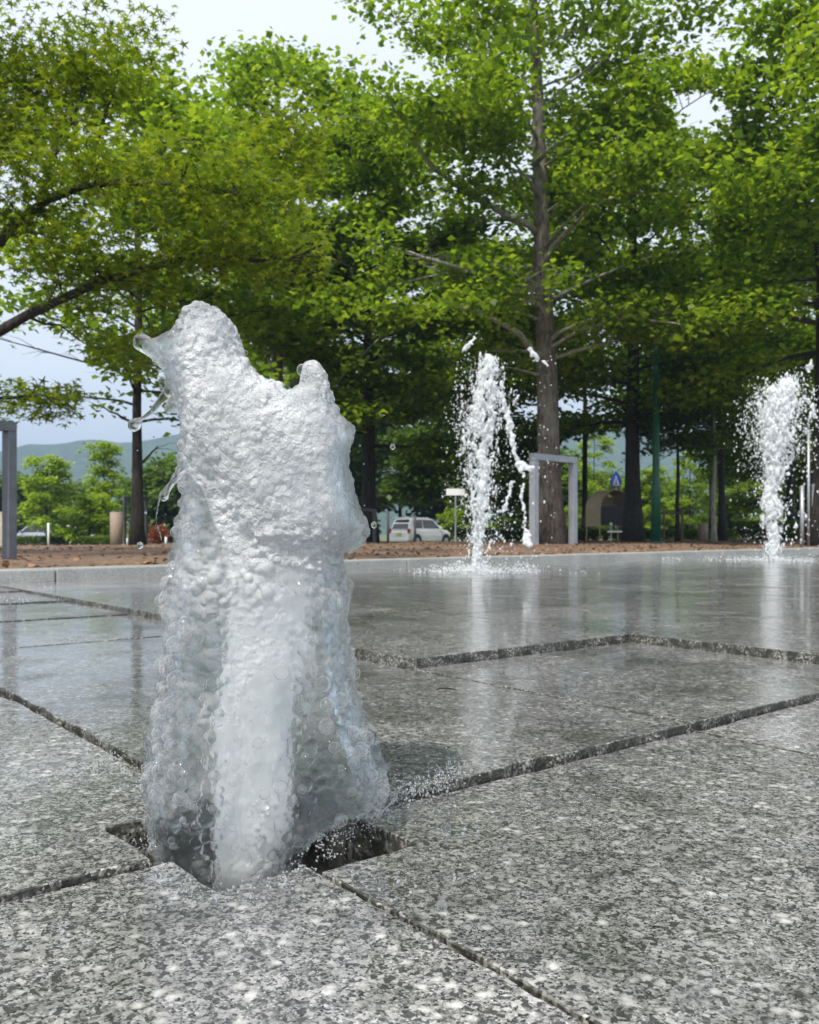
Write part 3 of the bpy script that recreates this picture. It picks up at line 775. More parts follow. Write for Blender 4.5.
# ------------------------------------------------------------------ street furniture
def at(px, dep): 
    x = (px-CX)/F*dep; return Vector((x, dep, gz(x, dep)))
def steel_frame(label, pxa, dep_a, pxb, dep_b, h, t, mat, name='bar_frame', group='grey bar frames on the soil strip'):
    a = at(pxa, dep_a); b = at(pxb, dep_b); mid = (a+b)/2; zb = min(a.z, b.z)-.05; mid.z = zb
    ang = math.atan2(b.y-a.y, b.x-a.x); L = Vector((b.x-a.x, b.y-a.y)).length
    root = empty(name, mid, ang); tag(root, label, 'frame', group)
    for s_ in (-1, 1):
        m = MB(); m.box((s_*(L/2), 0, (h+.05-t)/2), (t, t, h+.05-t)); m.build('post', mat, root, bevel=t*.06)
    m = MB(); m.box((0, 0, h+.05-t/2+.001), (L+t, t, t)); m.build('top_bar', mat, root, bevel=t*.06)
    return root
steel_frame('large grey square-section bar frame at the left picture edge', -90, 8.3, 9.5, 9.3, 1.47, .105, M_steelm)
steel_frame('grey steel bar frame standing in front of the ridged main trunk', 534, 20.2, 573, 21.2, 2.12, .16, M_steel)
steel_frame('grey steel bar frame at the right picture edge behind the spray', 815.5, 20, 850, 21, 1.42, .12, M_steel)
steel_frame('thin dark bar frame around the slim trunk on the left', 124.5, 22, 146, 22.6, 1.22, .07, M_steeld)
steel_frame('thin dark bar frame right beside the foreground jet', 357, 24, 374.5, 24.5, .95, .075, M_steeld)

def post(name, label, px, dep, h, r, mat, cat, group=None, square=False, cap=None):
    p = at(px, dep); m = MB()
    if square: m.box((0, 0, h/2-.05), (2*r, 2*r, h+.1))
    else: m.tube([(0, 0, -.1), (0, 0, h*.5), (0, 0, h-.01), (0, 0, h)], [r, r, r, r*.8], 14)
    o = m.build(name, mat, None, smooth=not square, bevel=r*.12 if square else 0); o.location = p
    return tag(o, label, cat, group)
post('bollard', 'dark post at the rear left corner of the white hatchback', 388, 26, .95, .035, M_steeld, 'bollard', 'dark slim posts in front of the car')
post('bollard', 'dark post in front of the side of the white hatchback', 415, 26, .80, .035, M_steeld, 'bollard', 'dark slim posts in front of the car')
post('stone_post', 'brown stone post left of the slim dark trunk', 117, 26, 1.0, .20, M_stone, 'stone post', None)
post('stone_post', 'short brown stone post between the two thin trunks', 703, 28, .58, .16, M_stone, 'stone post', None)
post('stone_post', 'pale square stone pillar partly behind the left grey post', 0, 22, .85, .22, M_stonel, 'stone post', None, True)
post('marker_post', 'thin white post in front of the distant silver car', 48.5, 30, .78, .04, M_white, 'post', 'white marker posts at the far left')
post('marker_post', 'short white post just left of the slim dark trunk', 127, 30, .25, .06, M_white, 'post', 'white marker posts at the far left')
post('marker_post', 'short white post right of the red-leaved shrub', 166, 32, .28, .05, M_white, 'post', 'white marker posts at the far left')
# green tall pole
p = at(656, 24); root = empty('lamp_pole', p); tag(root, 'tall slender dark green painted pole right of the thick dark trunk', 'pole')
m = MB(); m.tube([(0, 0, -.1), (0, 0, 1.5), (0, 0, 1.52), (0, 0, 1.7), (0, 0, 7.0)], [.14, .13, .13, .10, .07], 16); m.build('shaft', M_greenp, root, smooth=True)
m = MB(); m.tube([(0, 0, -.02), (0, 0, .05)], [.21, .21], 18); m.build('base_plate', M_greenp, root)
m = MB(); m.tube([(0, 0, 7.0), (0, 0, 7.1), (0, 0, 7.35), (0, 0, 7.4)], [.09, .2, .22, .05], 16); m.build('lamp_head', M_greenp, root, smooth=True)
# thin pale poles at right
for px, dep, h, r, lb in ((808.5, 19, 2.55, .028, 'tall thin pale pole rising behind the rightmost jet'), (802, 19.5, 1.35, .045, 'short pale grey pole left of the tall thin pole at the right')):
    p = at(px, dep); m = MB(); m.tube([(0, 0, -.1), (0, 0, h)], r, 10); o = m.build('thin_pole', M_steel, smooth=True); o.location = p; tag(o, lb, 'pole')
# staked young trunks
for px, dep, h, lb, st in ((678, 27, 4.3, 'thin trunk with low wooden stakes right of the green pole', True), (714, 26, 4.2, 'straight thin grey trunk right of the short brown stone post', False)):
    tree('staked_tree', lb, px, 543, dep, h+1.2, 1.5, 2.6, 16, 5000, .13, int(px), bark=M_barkd if st else M_limb, leaf=M_leafd, tr=.075, group='thin trunked trees right of the green pole',
         gaps=[(640, 455, 700, 560)], cs=(.25, .12))
p = at(673, 26.6); root = empty('tree_stake', p); tag(root, 'low brown wooden stake frame around the thin trunk', 'stake frame')
for dx in (-.28, .28):
    m = MB(); m.tube([(dx, 0, -.1), (dx, 0, .98)], .035, 8); m.build('stake', M_wood, root)
m = MB(); m.tube([(-.38, .05, .86), (.40, .05, .88)], .03, 8); m.build('cross_bar', M_wood, root)
# white sign board on a pole
p = at(455.5, 25); root = empty('notice_sign', p); tag(root, 'small blank white sign board on a thin post left of the middle jet', 'sign')
m = MB(); m.tube([(0, 0, -.1), (0, 0, 1.52)], .022, 8); m.build('post', M_steel, root)
m = MB(); m.box((0, -.03, 1.44), (.54, .02, .19)); m.build('board', M_white, root, bevel=.004)
# blue pedestrian sign
p = at(616, 36); root = empty('crossing_sign', p); tag(root, 'blue pointed pedestrian crossing sign on a white post above the brown hutch', 'sign')
ZS = .4+(534-480)/870*36-p.z; SG = .78
m = MB(); m.tube([(0, .03, -.1), (0, .03, ZS)], .03, 8); m.build('post', M_white, root)
m = MB(); m.prism([(-.25*SG, ZS-.38*SG), (.25*SG, ZS-.38*SG), (.31*SG, ZS-.02*SG), (0*SG, ZS+.50*SG), (-.31*SG, ZS-.02*SG)], -.02, 0); m.build('blue_panel', M_blue, root, bevel=.004)
m = MB(); m.prism([(-.20*SG, ZS-.31*SG), (.20*SG, ZS-.31*SG), (0*SG, ZS+.24*SG)], -.028, -.021); m.build('white_triangle', M_white, root)
m = MB(); m.tube([(0, -.034, ZS+.05), (0, -.034, ZS+.09)], .03, 8)
m.prism([(-.025*SG, ZS+.03*SG), (.025*SG, ZS+.03*SG), (.035*SG, ZS-.13*SG), (.08*SG, ZS-.27*SG), (.04*SG, ZS-.27*SG), (0*SG, ZS-.15*SG), (-.05*SG, ZS-.27*SG), (-.09*SG, ZS-.27*SG), (-.04*SG, ZS-.12*SG)], -.036, -.0285); m.build('walking_figure', M_blue, root)
# arched hutch
p = at(609, 28.5); root = empty('arched_hutch', p, R(20)); tag(root, 'brown arch-topped open hutch on thin legs beside the thick dark trunk', 'hutch')
Wd, Hh, zb, Dp = .62, 1.70, .50, .85
arc = [(-Wd, zb)]+[(-Wd*math.cos(R(a)), Hh-Wd+Wd*math.sin(R(a))) for a in range(0, 181, 10)]+[(Wd, zb)]
inn = [(x_*.94, z_-(.035 if z_ > zb else 0)) for x_, z_ in arc]
m = MB(); n = len(arc)
vs = [(x_, y_, z_) for y_ in (-Dp/2, Dp/2) for x_, z_ in arc]+[(x_, y_, z_) for y_ in (-Dp/2, Dp/2) for x_, z_ in inn]
fs = []
for k in range(n-1):
    fs += [(k, k+1, n+k+1, n+k), (2*n+k, 3*n+k, 3*n+k+1, 2*n+k+1), (k, 2*n+k, 2*n+k+1, k+1), (n+k, n+k+1, 3*n+k+1, 3*n+k)]
fs += [(0, n, 3*n, 2*n), (n-1, 3*n-1, 4*n-1, 2*n-1)]
m.add(vs, fs); m.build('arched_shell', M_brownmetal, root)
m = MB(); m.box((0, -Dp/2+.10, zb+.34), (Wd*1.86, .03, .62)); m.build('front_board', M_darkin, root)
m = MB(); m.box((0, Dp/2-.06, (zb+Hh)/2-.05), (Wd*1.8, .02, Hh-zb-.35)); m.build('back_board', M_brownmetal, root)
m = MB(); m.tube([(0.05, -Dp/2+.04, zb+.80), (0.05, -Dp/2+.08, zb+.80)], [.09, .09], 12); m.build('round_lamp', M_darkin, root)
for sx in (-1, 1):
    for sy in (-1, 1):
        m = MB(); m.tube([(sx*Wd*.97, sy*(Dp/2-.03), -.06), (sx*Wd*.97, sy*(Dp/2-.03), zb+.02)], .02, 8); m.build('leg', M_brownmetal, root)
p = at(611, 25.2); root = empty('tap_stand', p); tag(root, 'small white topped stand in front of the brown hutch', 'stand')
m = MB(); m.tube([(0, 0, -.1), (0, 0, .50)], .018, 8); m.build('post', M_steel, root)
m = MB(); m.box((0.10, 0, .30), (.42, .10, .05)); m.build('shelf', M_white, root, bevel=.006)
m = MB(); m.tube([(0, 0, .50), (0, 0, .56)], [.045, .03], 10); m.build('knob', M_white, root)
# red-leaved shrub
p = at(158, 33); root = empty('red_shrub', p); tag(root, 'small red and salmon leaved shrub right of the slim dark trunk', 'shrub')
rs = np.random.RandomState(5); c = rs.normal(0, 1, (1400, 3))*np.array([.17, .17, .17])+np.array([0, 0, .36]); c = c[c[:, 2] > .03]
link('foliage', leaves_mesh('foliage', c, .09, rs), M_leafr, root)
m = MB()
for k in range(5): m.tube([(0, 0, -.08), (.12*math.cos(k*1.3), .12*math.sin(k*1.3), .45)], [.015, .006], 5)
m.build('stems', M_barkd, root)

# cars
def make_car(name, label, loc, rz, paint, group=None):
    root = empty(name, loc, rz); tag(root, label, 'car', group)
    W = .73; L = 3.40
    # lower body by stations: (x, z_low, z_high, half width)
    st = [(-1.69, .32, .70, .60), (-1.66, .26, .82, .69), (-1.50, .22, .90, W), (-.6, .20, .91, W), (.35, .20, .90, W), (.80, .22, .90, W), (1.35, .24, .84, .71), (1.60, .28, .72, .66), (1.70, .34, .60, .56)]
    vs = []; fs = []
    for x_, z0, z1, hw in st:
        zs = [z0, z0+.10, (z0+z1)/2, z1-.10, z1]; hws = [hw*.93, hw, hw*1.01, hw*.985, hw*.93]
        ring = [(x_, -a, z_) for a, z_ in zip(hws, zs)]+[(x_, a, z_) for a, z_ in zip(hws[::-1], zs[::-1])]
        vs += ring
    n = 10
    for i in range(len(st)-1):
        for k in range(n): fs.append((i*n+k, i*n+(k+1) % n, (i+1)*n+(k+1) % n, (i+1)*n+k))
    fs += [tuple(range(n)), tuple(range(len(st)*n-1, (len(st)-1)*n-1, -1))]
    m = MB(); m.add(vs, fs)
    # cabin
    g = [(-1.62, .88, .64), (-1.50, 1.20, .60), (-1.36, 1.42, .56), (-1.0, 1.50, .55), (-.1, 1.50, .55), (.30, 1.42, .55), (.62, 1.18, .60), (.98, .90, .66)]
    vs = []; fs = []
    for x_, z_, hw in g: vs += [(x_, -W*.955, .87), (x_, -hw*(1.0), z_), (x_, hw*(1.0), z_), (x_, W*.955, .87)]
    for i in range(len(g)-1):
        for k in range(4): fs.append((i*4+k, i*4+(k+1) % 4, (i+1)*4+(k+1) % 4, (i+1)*4+k))
    fs += [(0, 1, 2, 3), (31, 30, 29, 28)]
    m.add(vs, fs); m.build('body', paint, root, smooth=False, bevel=.012)
    # side windows each side: front and rear, separated by a pillar
    for sy in (-1, 1):
        for poly in ([(-1.30, .95), (-1.22, 1.36), (-.62, 1.39), (-.62, .95)], [(-.55, .95), (-.55, 1.39), (.22, 1.37), (.72, .95)]):
            mw = MB(); vs = []
            for x_, z_ in poly:
                yy = W*.955+(W*.955-.56)*(-(z_-.87)/.61)*.97
                vs.append((x_, sy*(yy+.012), z_))
            vs += [(a, b-sy*.02, c_) for a, b, c_ in vs]
            k = 4; mw.add(vs, [(0, 1, 2, 3), (7, 6, 5, 4)]+[(q, (q+1) % 4, (q+1) % 4+4, q+4) for q in range(4)]); mw.build('window', M_glassd, root)
    mw = MB(); mw.add([(-1.640, -.56, .93), (-1.640, .56, .93), (-1.405, .47, 1.37), (-1.405, -.47, 1.37), (-1.60, -.56, .93), (-1.60, .56, .93), (-1.36, .47, 1.37), (-1.36, -.47, 1.37)],
           [(0, 3, 2, 1), (4, 5, 6, 7), (0, 1, 5, 4), (1, 2, 6, 5), (2, 3, 7, 6), (3, 0, 4, 7)]); mw.build('rear_window', M_glassd, root)
    mw = MB(); mw.add([(.995, -.58, .93), (.995, .58, .93), (.36, .50, 1.41), (.36, -.50, 1.41), (.95, -.58, .93), (.95, .58, .93), (.33, .50, 1.38), (.33, -.50, 1.38)],
           [(0, 1, 2, 3), (7, 6, 5, 4), (0, 4, 5, 1), (1, 5, 6, 2), (2, 6, 7, 3), (3, 7, 4, 0)]); mw.build('windscreen', M_glassd, root)
    for sx in (-1.08, 1.18):
        for sy in (-1, 1):
            yy = sy*.66
            w1 = MB(); w1.tube([(sx, yy-.075*sy, .27), (sx, yy+.085*sy, .27)], [.27, .27], 22); wh = w1.build('wheel', M_tyre, root, smooth=False)
            w2 = MB(); w2.tube([(sx, yy+.06*sy, .27), (sx, yy+.092*sy, .27), (sx, yy+.10*sy, .27)], [.17, .17, .10], 18); w2.build('rim', M_rim, wh)
            w3 = MB(); w3.tube([(sx, sy*.60, .33), (sx, sy*.742, .33)], [.325, .325], 22); w3.build('wheel_arch', M_darkin, root)
    for sy in (-1, 1):
        m = MB(); m.box((-1.63, sy*.64, .80), (.13, .12, .24)); m.build('tail_lamp', M_tail, root, bevel=.01)
        m = MB(); m.box((1.55, sy*.52, .66), (.22, .22, .13)); m.build('headlight', M_white, root, bevel=.02)
        m = MB(); m.box((.66, sy*.80, .98), (.10, .16, .12)); m.build('wing_mirror', paint, root, bevel=.02)
    m = MB(); m.box((-1.705, 0, .62), (.02, .34, .17)); m.build('number_plate', M_plate, root)
    m = MB(); m.box((-1.66, 0, .33), (.14, 1.24, .16)); m.build('rear_bumper', paint, root, bevel=.02)
    m = MB(); m.box((-1.52, 0, 1.49), (.2, .98, .03)); m.build('roof_spoiler', paint, root, bevel=.01)
    return root
make_car('parked_car', 'white compact hatchback parked with its yellow-plated rear towards the plaza', Vector(((421-CX)/F*46, 46, CAMH-(546.2-HOR)/F*46)), R(47), M_carw, 'cars in the car park')
make_car('parked_car', 'distant silver car seen low beneath the young trees at the far left', Vector(((38-CX)/F*56, 56, CAMH-(547-HOR)/F*56)), R(160), M_cars, 'cars in the car park')
make_car('parked_car', 'distant white car largely hidden behind the leftmost young trees', Vector(((70-CX)/F*58, 58, CAMH-(547-HOR)/F*58)), R(12), M_carw, 'cars in the car park')

# ------------------------------------------------------------------ water helpers
ICO = {}
def ico(n):
    if n not in ICO:
        bm = bmesh.new(); bmesh.ops.create_icosphere(bm, subdivisions=n, radius=1)
        V = np.array([v.co[:] for v in bm.verts]); Fa = np.array([[v.index for v in f.verts] for f in bm.faces]); bm.free(); ICO[n] = (V, Fa)
    return ICO[n]
def spheres(cen, rad, sub=1, scale=None, flip=False):
    V, Fa = ico(sub); cen = np.asarray(cen); rad = np.asarray(rad); n = len(cen)
    S = np.ones((n, 3)) if scale is None else scale
    A = cen[:, None, :]+V[None]*rad[:, None, None]*S[:, None, :]
    B = (Fa[None]+(np.arange(n)*len(V))[:, None, None]).reshape(-1, 3)
    if flip: B = B[:, ::-1]
    return A.reshape(-1, 3), B
def joined(parts):
    off = 0; VV = []; FF = []
    for v, f in parts: VV.append(v); FF.append(f+off); off += len(v)
    return np.concatenate(VV), np.concatenate(FF)
def remeshed(V, Fa, vox, smooth=4, fac=.5):
    me = npmesh('tmp', V, Fa); o = bpy.data.objects.new('tmp', me); C.objects.link(o)
    m = o.modifiers.new('r', 'REMESH'); m.mode = 'VOXEL'; m.voxel_size = vox
    if smooth: s_ = o.modifiers.new('s', 'SMOOTH'); s_.iterations = smooth; s_.factor = fac
    bpy.context.view_layer.update()
    dg = bpy.context.evaluated_depsgraph_get(); ev = o.evaluated_get(dg); me2 = bpy.data.meshes.new_from_object(ev)
    n = len(me2.vertices); co = np.empty(n*3, np.float32); me2.vertices.foreach_get('co', co)
    nn = np.empty(n*3, np.float32); me2.vertices.foreach_get('normal', nn)
    fs = np.empty(len(me2.polygons)*4, np.int32); me2.loops.foreach_get('vertex_index', fs)
    bpy.data.objects.remove(o); bpy.data.meshes.remove(me); bpy.data.meshes.remove(me2)
    return co.reshape(-1, 3).astype(float), nn.reshape(-1, 3).astype(float), fs.reshape(-1, 4)
def inpoly(x, y, poly):
    poly = np.asarray(poly, float); c = np.zeros(len(x), bool); j = len(poly)-1
    for i in range(len(poly)):
        xi, yi = poly[i]; xj, yj = poly[j]
        c ^= ((yi > y) != (yj > y)) & (x < (xj-xi)*(y-yi)/(yj-yi+1e-12)+xi); j = i
    return c
def dpoly(x, y, poly):
    poly = np.asarray(poly, float); d = np.full(len(x), 1e9)
    for i in range(len(poly)):
        a = poly[i]; b = poly[(i+1) % len(poly)]; ab = b-a; t = np.clip(((x-a[0])*ab[0]+(y-a[1])*ab[1])/(ab@ab+1e-12), 0, 1)
        d = np.minimum(d, np.hypot(x-a[0]-t*ab[0], y-a[1]-t*ab[1]))
    return d

# ------------------------------------------------------------------ the near jet
YJ = float(JC[1])+.0; KX = YJ/F     # metres per pixel at the jet
def W2(px, py): return ((px-CX)*KX, CAMH+(HOR-py)*KX)
head = [(150, 338), (143, 340), (141, 347), (146, 355), (158, 362), (166, 374), (166, 384), (176, 394), (166, 404), (156, 415), (158, 420), (172, 412), (180, 410), (183, 440), (186, 455), (200, 470), (216, 490), (226, 520), (240, 545), (262, 556), (290, 560),
        (325, 555), (340, 549), (358, 547), (371, 532), (368, 522), (358, 512), (352, 485), (348, 455), (353, 440), (355, 430), (350, 422), (341, 420), (334, 400), (328, 375), (321, 361), (312, 357), (302, 363), (298, 384), (291, 389), (281, 386), (272, 381),
        (262, 380), (250, 366), (243, 356), (238, 338), (230, 320), (217, 308), (202, 304), (190, 307), (182, 318), (176, 331), (165, 337)]
body = [(181, 400), (180, 440), (177, 480), (180, 500), (174, 550), (168, 590), (164, 640), (160, 680), (153, 715), (147, 745), (146, 790), (150, 825), (158, 850), (162, 878), (176, 898), (212, 911), (250, 909), (284, 899), (300, 880), (304, 850), (318, 838),
        (335, 826), (362, 812), (382, 795), (380, 765), (371, 735), (360, 705), (351, 672), (347, 630), (344, 590), (344, 545), (350, 500), (345, 450), (330, 400), (250, 390)]
core = [(240, 420), (222, 470), (220, 520), (224, 580), (218, 640), (214, 700), (208, 760), (206, 820), (208, 870), (222, 897), (262, 897), (284, 878), (292, 840), (300, 790), (306, 730), (310, 680), (318, 620), (326, 560), (330, 500), (328, 450), (315, 400)]
headcore = [(186, 345), (180, 360), (184, 400), (196, 440), (222, 480), (240, 520), (280, 545), (330, 540), (355, 530), (345, 480), (335, 430), (322, 380), (312, 370), (304, 395), (285, 400), (258, 388), (236, 360), (222, 325), (203, 314), (190, 322)]
def pillow(poly, cap, yoff, step=6.0, shrink=0.0, dens=1.0, rmin=.003, ysc=1.0):
    poly = np.array(poly, float); x0, y0 = poly.min(0); x1, y1 = poly.max(0)
    gx, gy = np.meshgrid(np.arange(x0, x1, step), np.arange(y0, y1, step)); gx = gx.ravel(); gy = gy.ravel()
    rs = np.random.RandomState(3); gx = gx+rs.uniform(-1.5, 1.5, len(gx)); gy = gy+rs.uniform(-1.5, 1.5, len(gy))
    k = inpoly(gx, gy, poly); gx = gx[k]; gy = gy[k]
    d = dpoly(gx, gy, poly)
    # extra fine samples near the outline
    ex, ey = np.meshgrid(np.arange(x0, x1, 2.5), np.arange(y0, y1, 2.5)); ex = ex.ravel(); ey = ey.ravel(); k = inpoly(ex, ey, poly); ex = ex[k]; ey = ey[k]
    de = dpoly(ex, ey, poly); k = de < 9; ex, ey, de = ex[k], ey[k], de[k]
    k2 = d > 6
    gx = np.concatenate([gx[k2], ex]); gy = np.concatenate([gy[k2], ey]); d = np.concatenate([d[k2], de])
    r = np.minimum(d*KX*.98, cap)-shrink-.0016; k = r > rmin; gx, gy, r = gx[k], gy[k], r[k]
    Yv = YJ+(yoff(gx, gy) if callable(yoff) else yoff)
    X = (gx-CX)/F*Yv; Z = CAMH+(HOR-gy)/F*Yv
    cen = np.stack([X, Yv*np.ones_like(X), Z], 1)
    sc_ = np.ones((len(X), 3)); sc_[:, 1] = ysc
    return spheres(cen, r, 2, sc_)
hy = lambda x, y: -.020-.012*np.sin((x-180)/60)+.00010*(y-440)
by = lambda x, y: .012+.0*x
outer = joined([pillow(head, .058, hy), pillow(body, .066, by, ysc=1.1)])
cb0, nb0, _ = remeshed(*outer, .006, 3)
for i in range(len(cb0)):
    p = cb0[i]; cb0[i] = p+nb0[i]*(noise.noise(Vector((p[0]*26, p[1]*26, p[2]*5)))*.0055+noise.noise(Vector((p[0]*60, p[1]*60, p[2]*16)))*.002)
rsb = np.random.RandomState(17)
bx_ = CX+cb0[:, 0]/KX; bz_ = HOR-(cb0[:, 2]-CAMH)/KX
fr_ = nb0[:, 1] < .5
cl_ = np.array([noise.noise(Vector((p[0]*22+5, p[1]*22, p[2]*14))) for p in cb0])
wb_ = np.where(fr_, 1, .1)*(.35+np.clip(cl_+.15, 0, 1)*3.0)*np.where((bx_ > 222) & (bx_ < 300) & (bz_ > 600), .42, 1.0)
ib_ = rsb.choice(len(cb0), 8500, p=wb_/wb_.sum())
hd_ = bz_[ib_] < 455+.85*(bx_[ib_]-200)
rb_ = np.clip(rsb.lognormal(math.log(.0040), .42, len(ib_)), .0024, .0105); rb_ = np.where(hd_, np.clip(rb_, .002, .0072), rb_); rb_ = np.where((bx_[ib_] > 222) & (bx_[ib_] < 300) & (bz_[ib_] > 600), np.clip(rb_*.72, .002, .0055), rb_)
dome = spheres(cb0[ib_]-nb0[ib_]*(rb_*np.where(hd_, .30, .12))[:, None], rb_, 2)
outer = joined([outer, dome])
co, no, fq = remeshed(*outer, .0017, 1, .4)
PYv = HOR-(co[:, 2]-CAMH)/KX; PXv = CX+co[:, 0]/KX
def fbm(p, s, sd): return noise.noise(Vector((p[0]*s+sd, p[1]*s, p[2]*s)))
disp = np.zeros(len(co)); foam = np.zeros(len(co)); relief = np.zeros(len(co))
headmask = 1/(1+np.exp((PYv-(455+.85*(PXv-200)))/10.0))
headmask = np.where(inpoly(PXv, PYv, np.array([(100, 280), (400, 280), (400, 560), (340, 570), (300, 565), (262, 562), (236, 548), (222, 520), (212, 492), (196, 474), (184, 458), (100, 440)])), 1.0, 0.0)
for i in range(len(co)):
    p = co[i]
    hm_ = headmask[i] > .5
    relief[i] = .26 if hm_ else .10
    rdg = .0005*(1-3.2*abs(noise.noise(Vector((p[0]*85, p[1]*85, p[2]*85)))))
    disp[i] = rdg*(1 if hm_ else .3) + (noise.noise(Vector((p[0]*24, p[1]*24, p[2]*24)))*.003 if hm_ else noise.noise(Vector((p[0]*26, p[1]*26, p[2]*5)))*.0045)
    thick = min(1, max(0, (min(PXv[i]-176, 352-PXv[i]))/26))
    hf = (.66+.40*fbm(p, 14, 4)+.35*fbm(p, 50, 8))*max(.12, thick) if headmask[i] > .5 else 0
    cc = math.exp(-((PXv[i]-(258-.03*(PYv[i]-600)))/44)**2)
    bf = .05+(.30 if PYv[i] < 620 else max(.08, .30-.0016*(PYv[i]-620)))*cc+.30*fbm(p, 16, 9)+.2*fbm(p, 45, 2)
    bf += .28*math.exp(-((PYv[i]-578)/26)**2)
    sg = lambda q_: 1/(1+math.exp(-q_))
    bf *= 1-.92*sg((PYv[i]-700)/16)*sg((PXv[i]-(304+8*fbm(p, 25, 3)))/6)
    bf *= 1-.85*sg((PYv[i]-805)/12)*sg((206-PXv[i])/7)*sg((PXv[i]-160)/5)
    foam[i] = max(0, min(1, max(hf, bf)))
co2 = co+no*disp[:, None]
inner = joined([pillow(head, .058, hy, shrink=.0055, rmin=.0035), pillow(body, .066, by, shrink=.0055, rmin=.0035, ysc=1.1)])
ci, ni, fi = remeshed(*inner, .0045, 5)
for i in range(len(ci)):
    p = ci[i]; ci[i] = p+ni[i]*(noise.noise(Vector((p[0]*26, p[1]*26, p[2]*5)))*.003)
VV = np.concatenate([co2, ci]); FF = np.concatenate([fq, fi[:, ::-1]+len(co2)])
jet = empty('water_jet', (JC[0], JC[1], 0)); tag(jet, 'tall glassy bubbling water column with two peaks rising from the square pit', 'water jet', 'fountain water jets')
org = np.array([JC[0], JC[1], 0])
me = npmesh('water_sheet', VV-org, FF)
at_ = me.attributes.new('foam', 'FLOAT', 'POINT'); at_.data.foreach_set('value', np.concatenate([foam, np.zeros(len(ci))]).astype(np.float32))
a2 = me.attributes.new('relief', 'FLOAT', 'POINT'); a2.data.foreach_set('value', np.concatenate([relief, np.full(len(ci), .0)]).astype(np.float32))
link('water_sheet', me, M_water, jet, smooth=True)
cv = joined([pillow(core, .034, lambda x, y: .012+.0*x, shrink=.004), pillow(headcore, .030, hy, shrink=.009)])
cc_, nc, fc = remeshed(*cv, .0035, 8)
for i in range(len(cc_)):
    p = cc_[i]; cc_[i] = p+nc[i]*(noise.noise(Vector((p[0]*30, p[1]*30, p[2]*7)))*.011+noise.noise(Vector((p[0]*70, p[1]*70, p[2]*22)))*.0045+noise.noise(Vector((p[0]*150, p[1]*150, p[2]*90)))*.0014)
link('foam_core', npmesh('foam_core', cc_-org, fc), M_core, jet, smooth=True)
# bubbles riding on the sheet
rs = np.random.RandomState(8)
face_in = no[:, 1] < .45
wgt = np.where(face_in, 1.0, .05)*(.5+1.1*((PXv < 215) & (PYv > 440))+1.2*((PXv > 318) & (PYv > 560))+.5*(PYv > 830)-.30*headmask)
wgt *= (.06+np.clip(np.array([fbm(p, 18, 20) for p in co])+.12, 0, 1)**1.3*2)
NB = 900
idx = rs.choice(len(co), NB, p=wgt/wgt.sum())
rad = np.clip(rs.lognormal(math.log(.0040), .50, NB), .0016, .0105)
rad = np.where(headmask[idx] > .5, rad*.75, rad)
cen = co2[idx]+no[idx]*(rad*.0)[:, None]-org
b_ = link('bubbles', npmesh('bubbles', *spheres(cen, rad, 2)), M_film, jet, smooth=True); tag(b_, kind='stuff')
# loose strings and fingers of water
def strand(pts, r, dy=0.0, sd=0):
    """world spheres along px path, closed by remesh"""
    cen = []; rr = []
    for i in range(len(pts)-1):
        a, b = pts[i], pts[i+1]
        L = math.hypot(b[0]-a[0], b[1]-a[1]); n = max(2, int(L/1.2))
        for q in range(n):
            t = q/n; x_ = a[0]+(b[0]-a[0])*t; y_ = a[1]+(b[1]-a[1])*t; X, Z = W2(x_, y_)
            cen.append((X, YJ-.02+dy, Z)); rr.append((r[i]*(1-t)+r[i+1]*t)*KX*1.15)
    return spheres(np.array(cen), np.array(rr), 1)
st = [strand([(139, 427), (146, 421), (156, 414), (166, 402), (176, 392)], [6.5, 1.8, 2.6, 4, 7]),
      strand([(147, 346), (156, 353), (168, 360), (180, 368)], [9, 7, 9, 12]),
      strand([(168, 497), (171, 491), (176, 484), (182, 476)], [5, 3.5, 3, 5]),
      strand([(168, 384), (172, 392), (180, 400)], [5, 5, 6]),
      strand([(350, 432), (345, 430), (340, 425)], [7, 7, 7]),
      strand([(352, 585), (352, 595), (349, 606), (345, 618)], [2.6, 1.4, 1.8, 3]),
      strand([(164, 497), (160, 520), (166, 540)], [1.5, .8, 1.2])]
for s_ in st:
    sv, sn, sf = remeshed(*s_, .0018, 2)
    link('water_finger', npmesh('water_finger', sv-org, sf), M_bub, jet, smooth=True)
n_ = 46; V_ = []; Fq = []
for a in range(n_+1):
    for b in range(n_+1):
        u, v = -1+2*a/n_, -1+2*b/n_; q_ = uv2(U0+u*h_*.985, V0+v*h_*.985); rr = math.hypot(u, v)
        V_.append((q_[0]-org[0], q_[1]-org[1], -.095+.03*math.exp(-rr*rr*2)+.018*noise.noise(Vector((q_[0]*40, q_[1]*40, 1)))+.006*noise.noise(Vector((q_[0]*110, q_[1]*110, 2)))))
for a in range(n_):
    for b in range(n_): q = a*(n_+1)+b; Fq.append((q, q+n_+1, q+n_+2, q+1))
link('pit_water', npmesh('pit_water', V_, Fq), M_bub, jet, smooth=True)
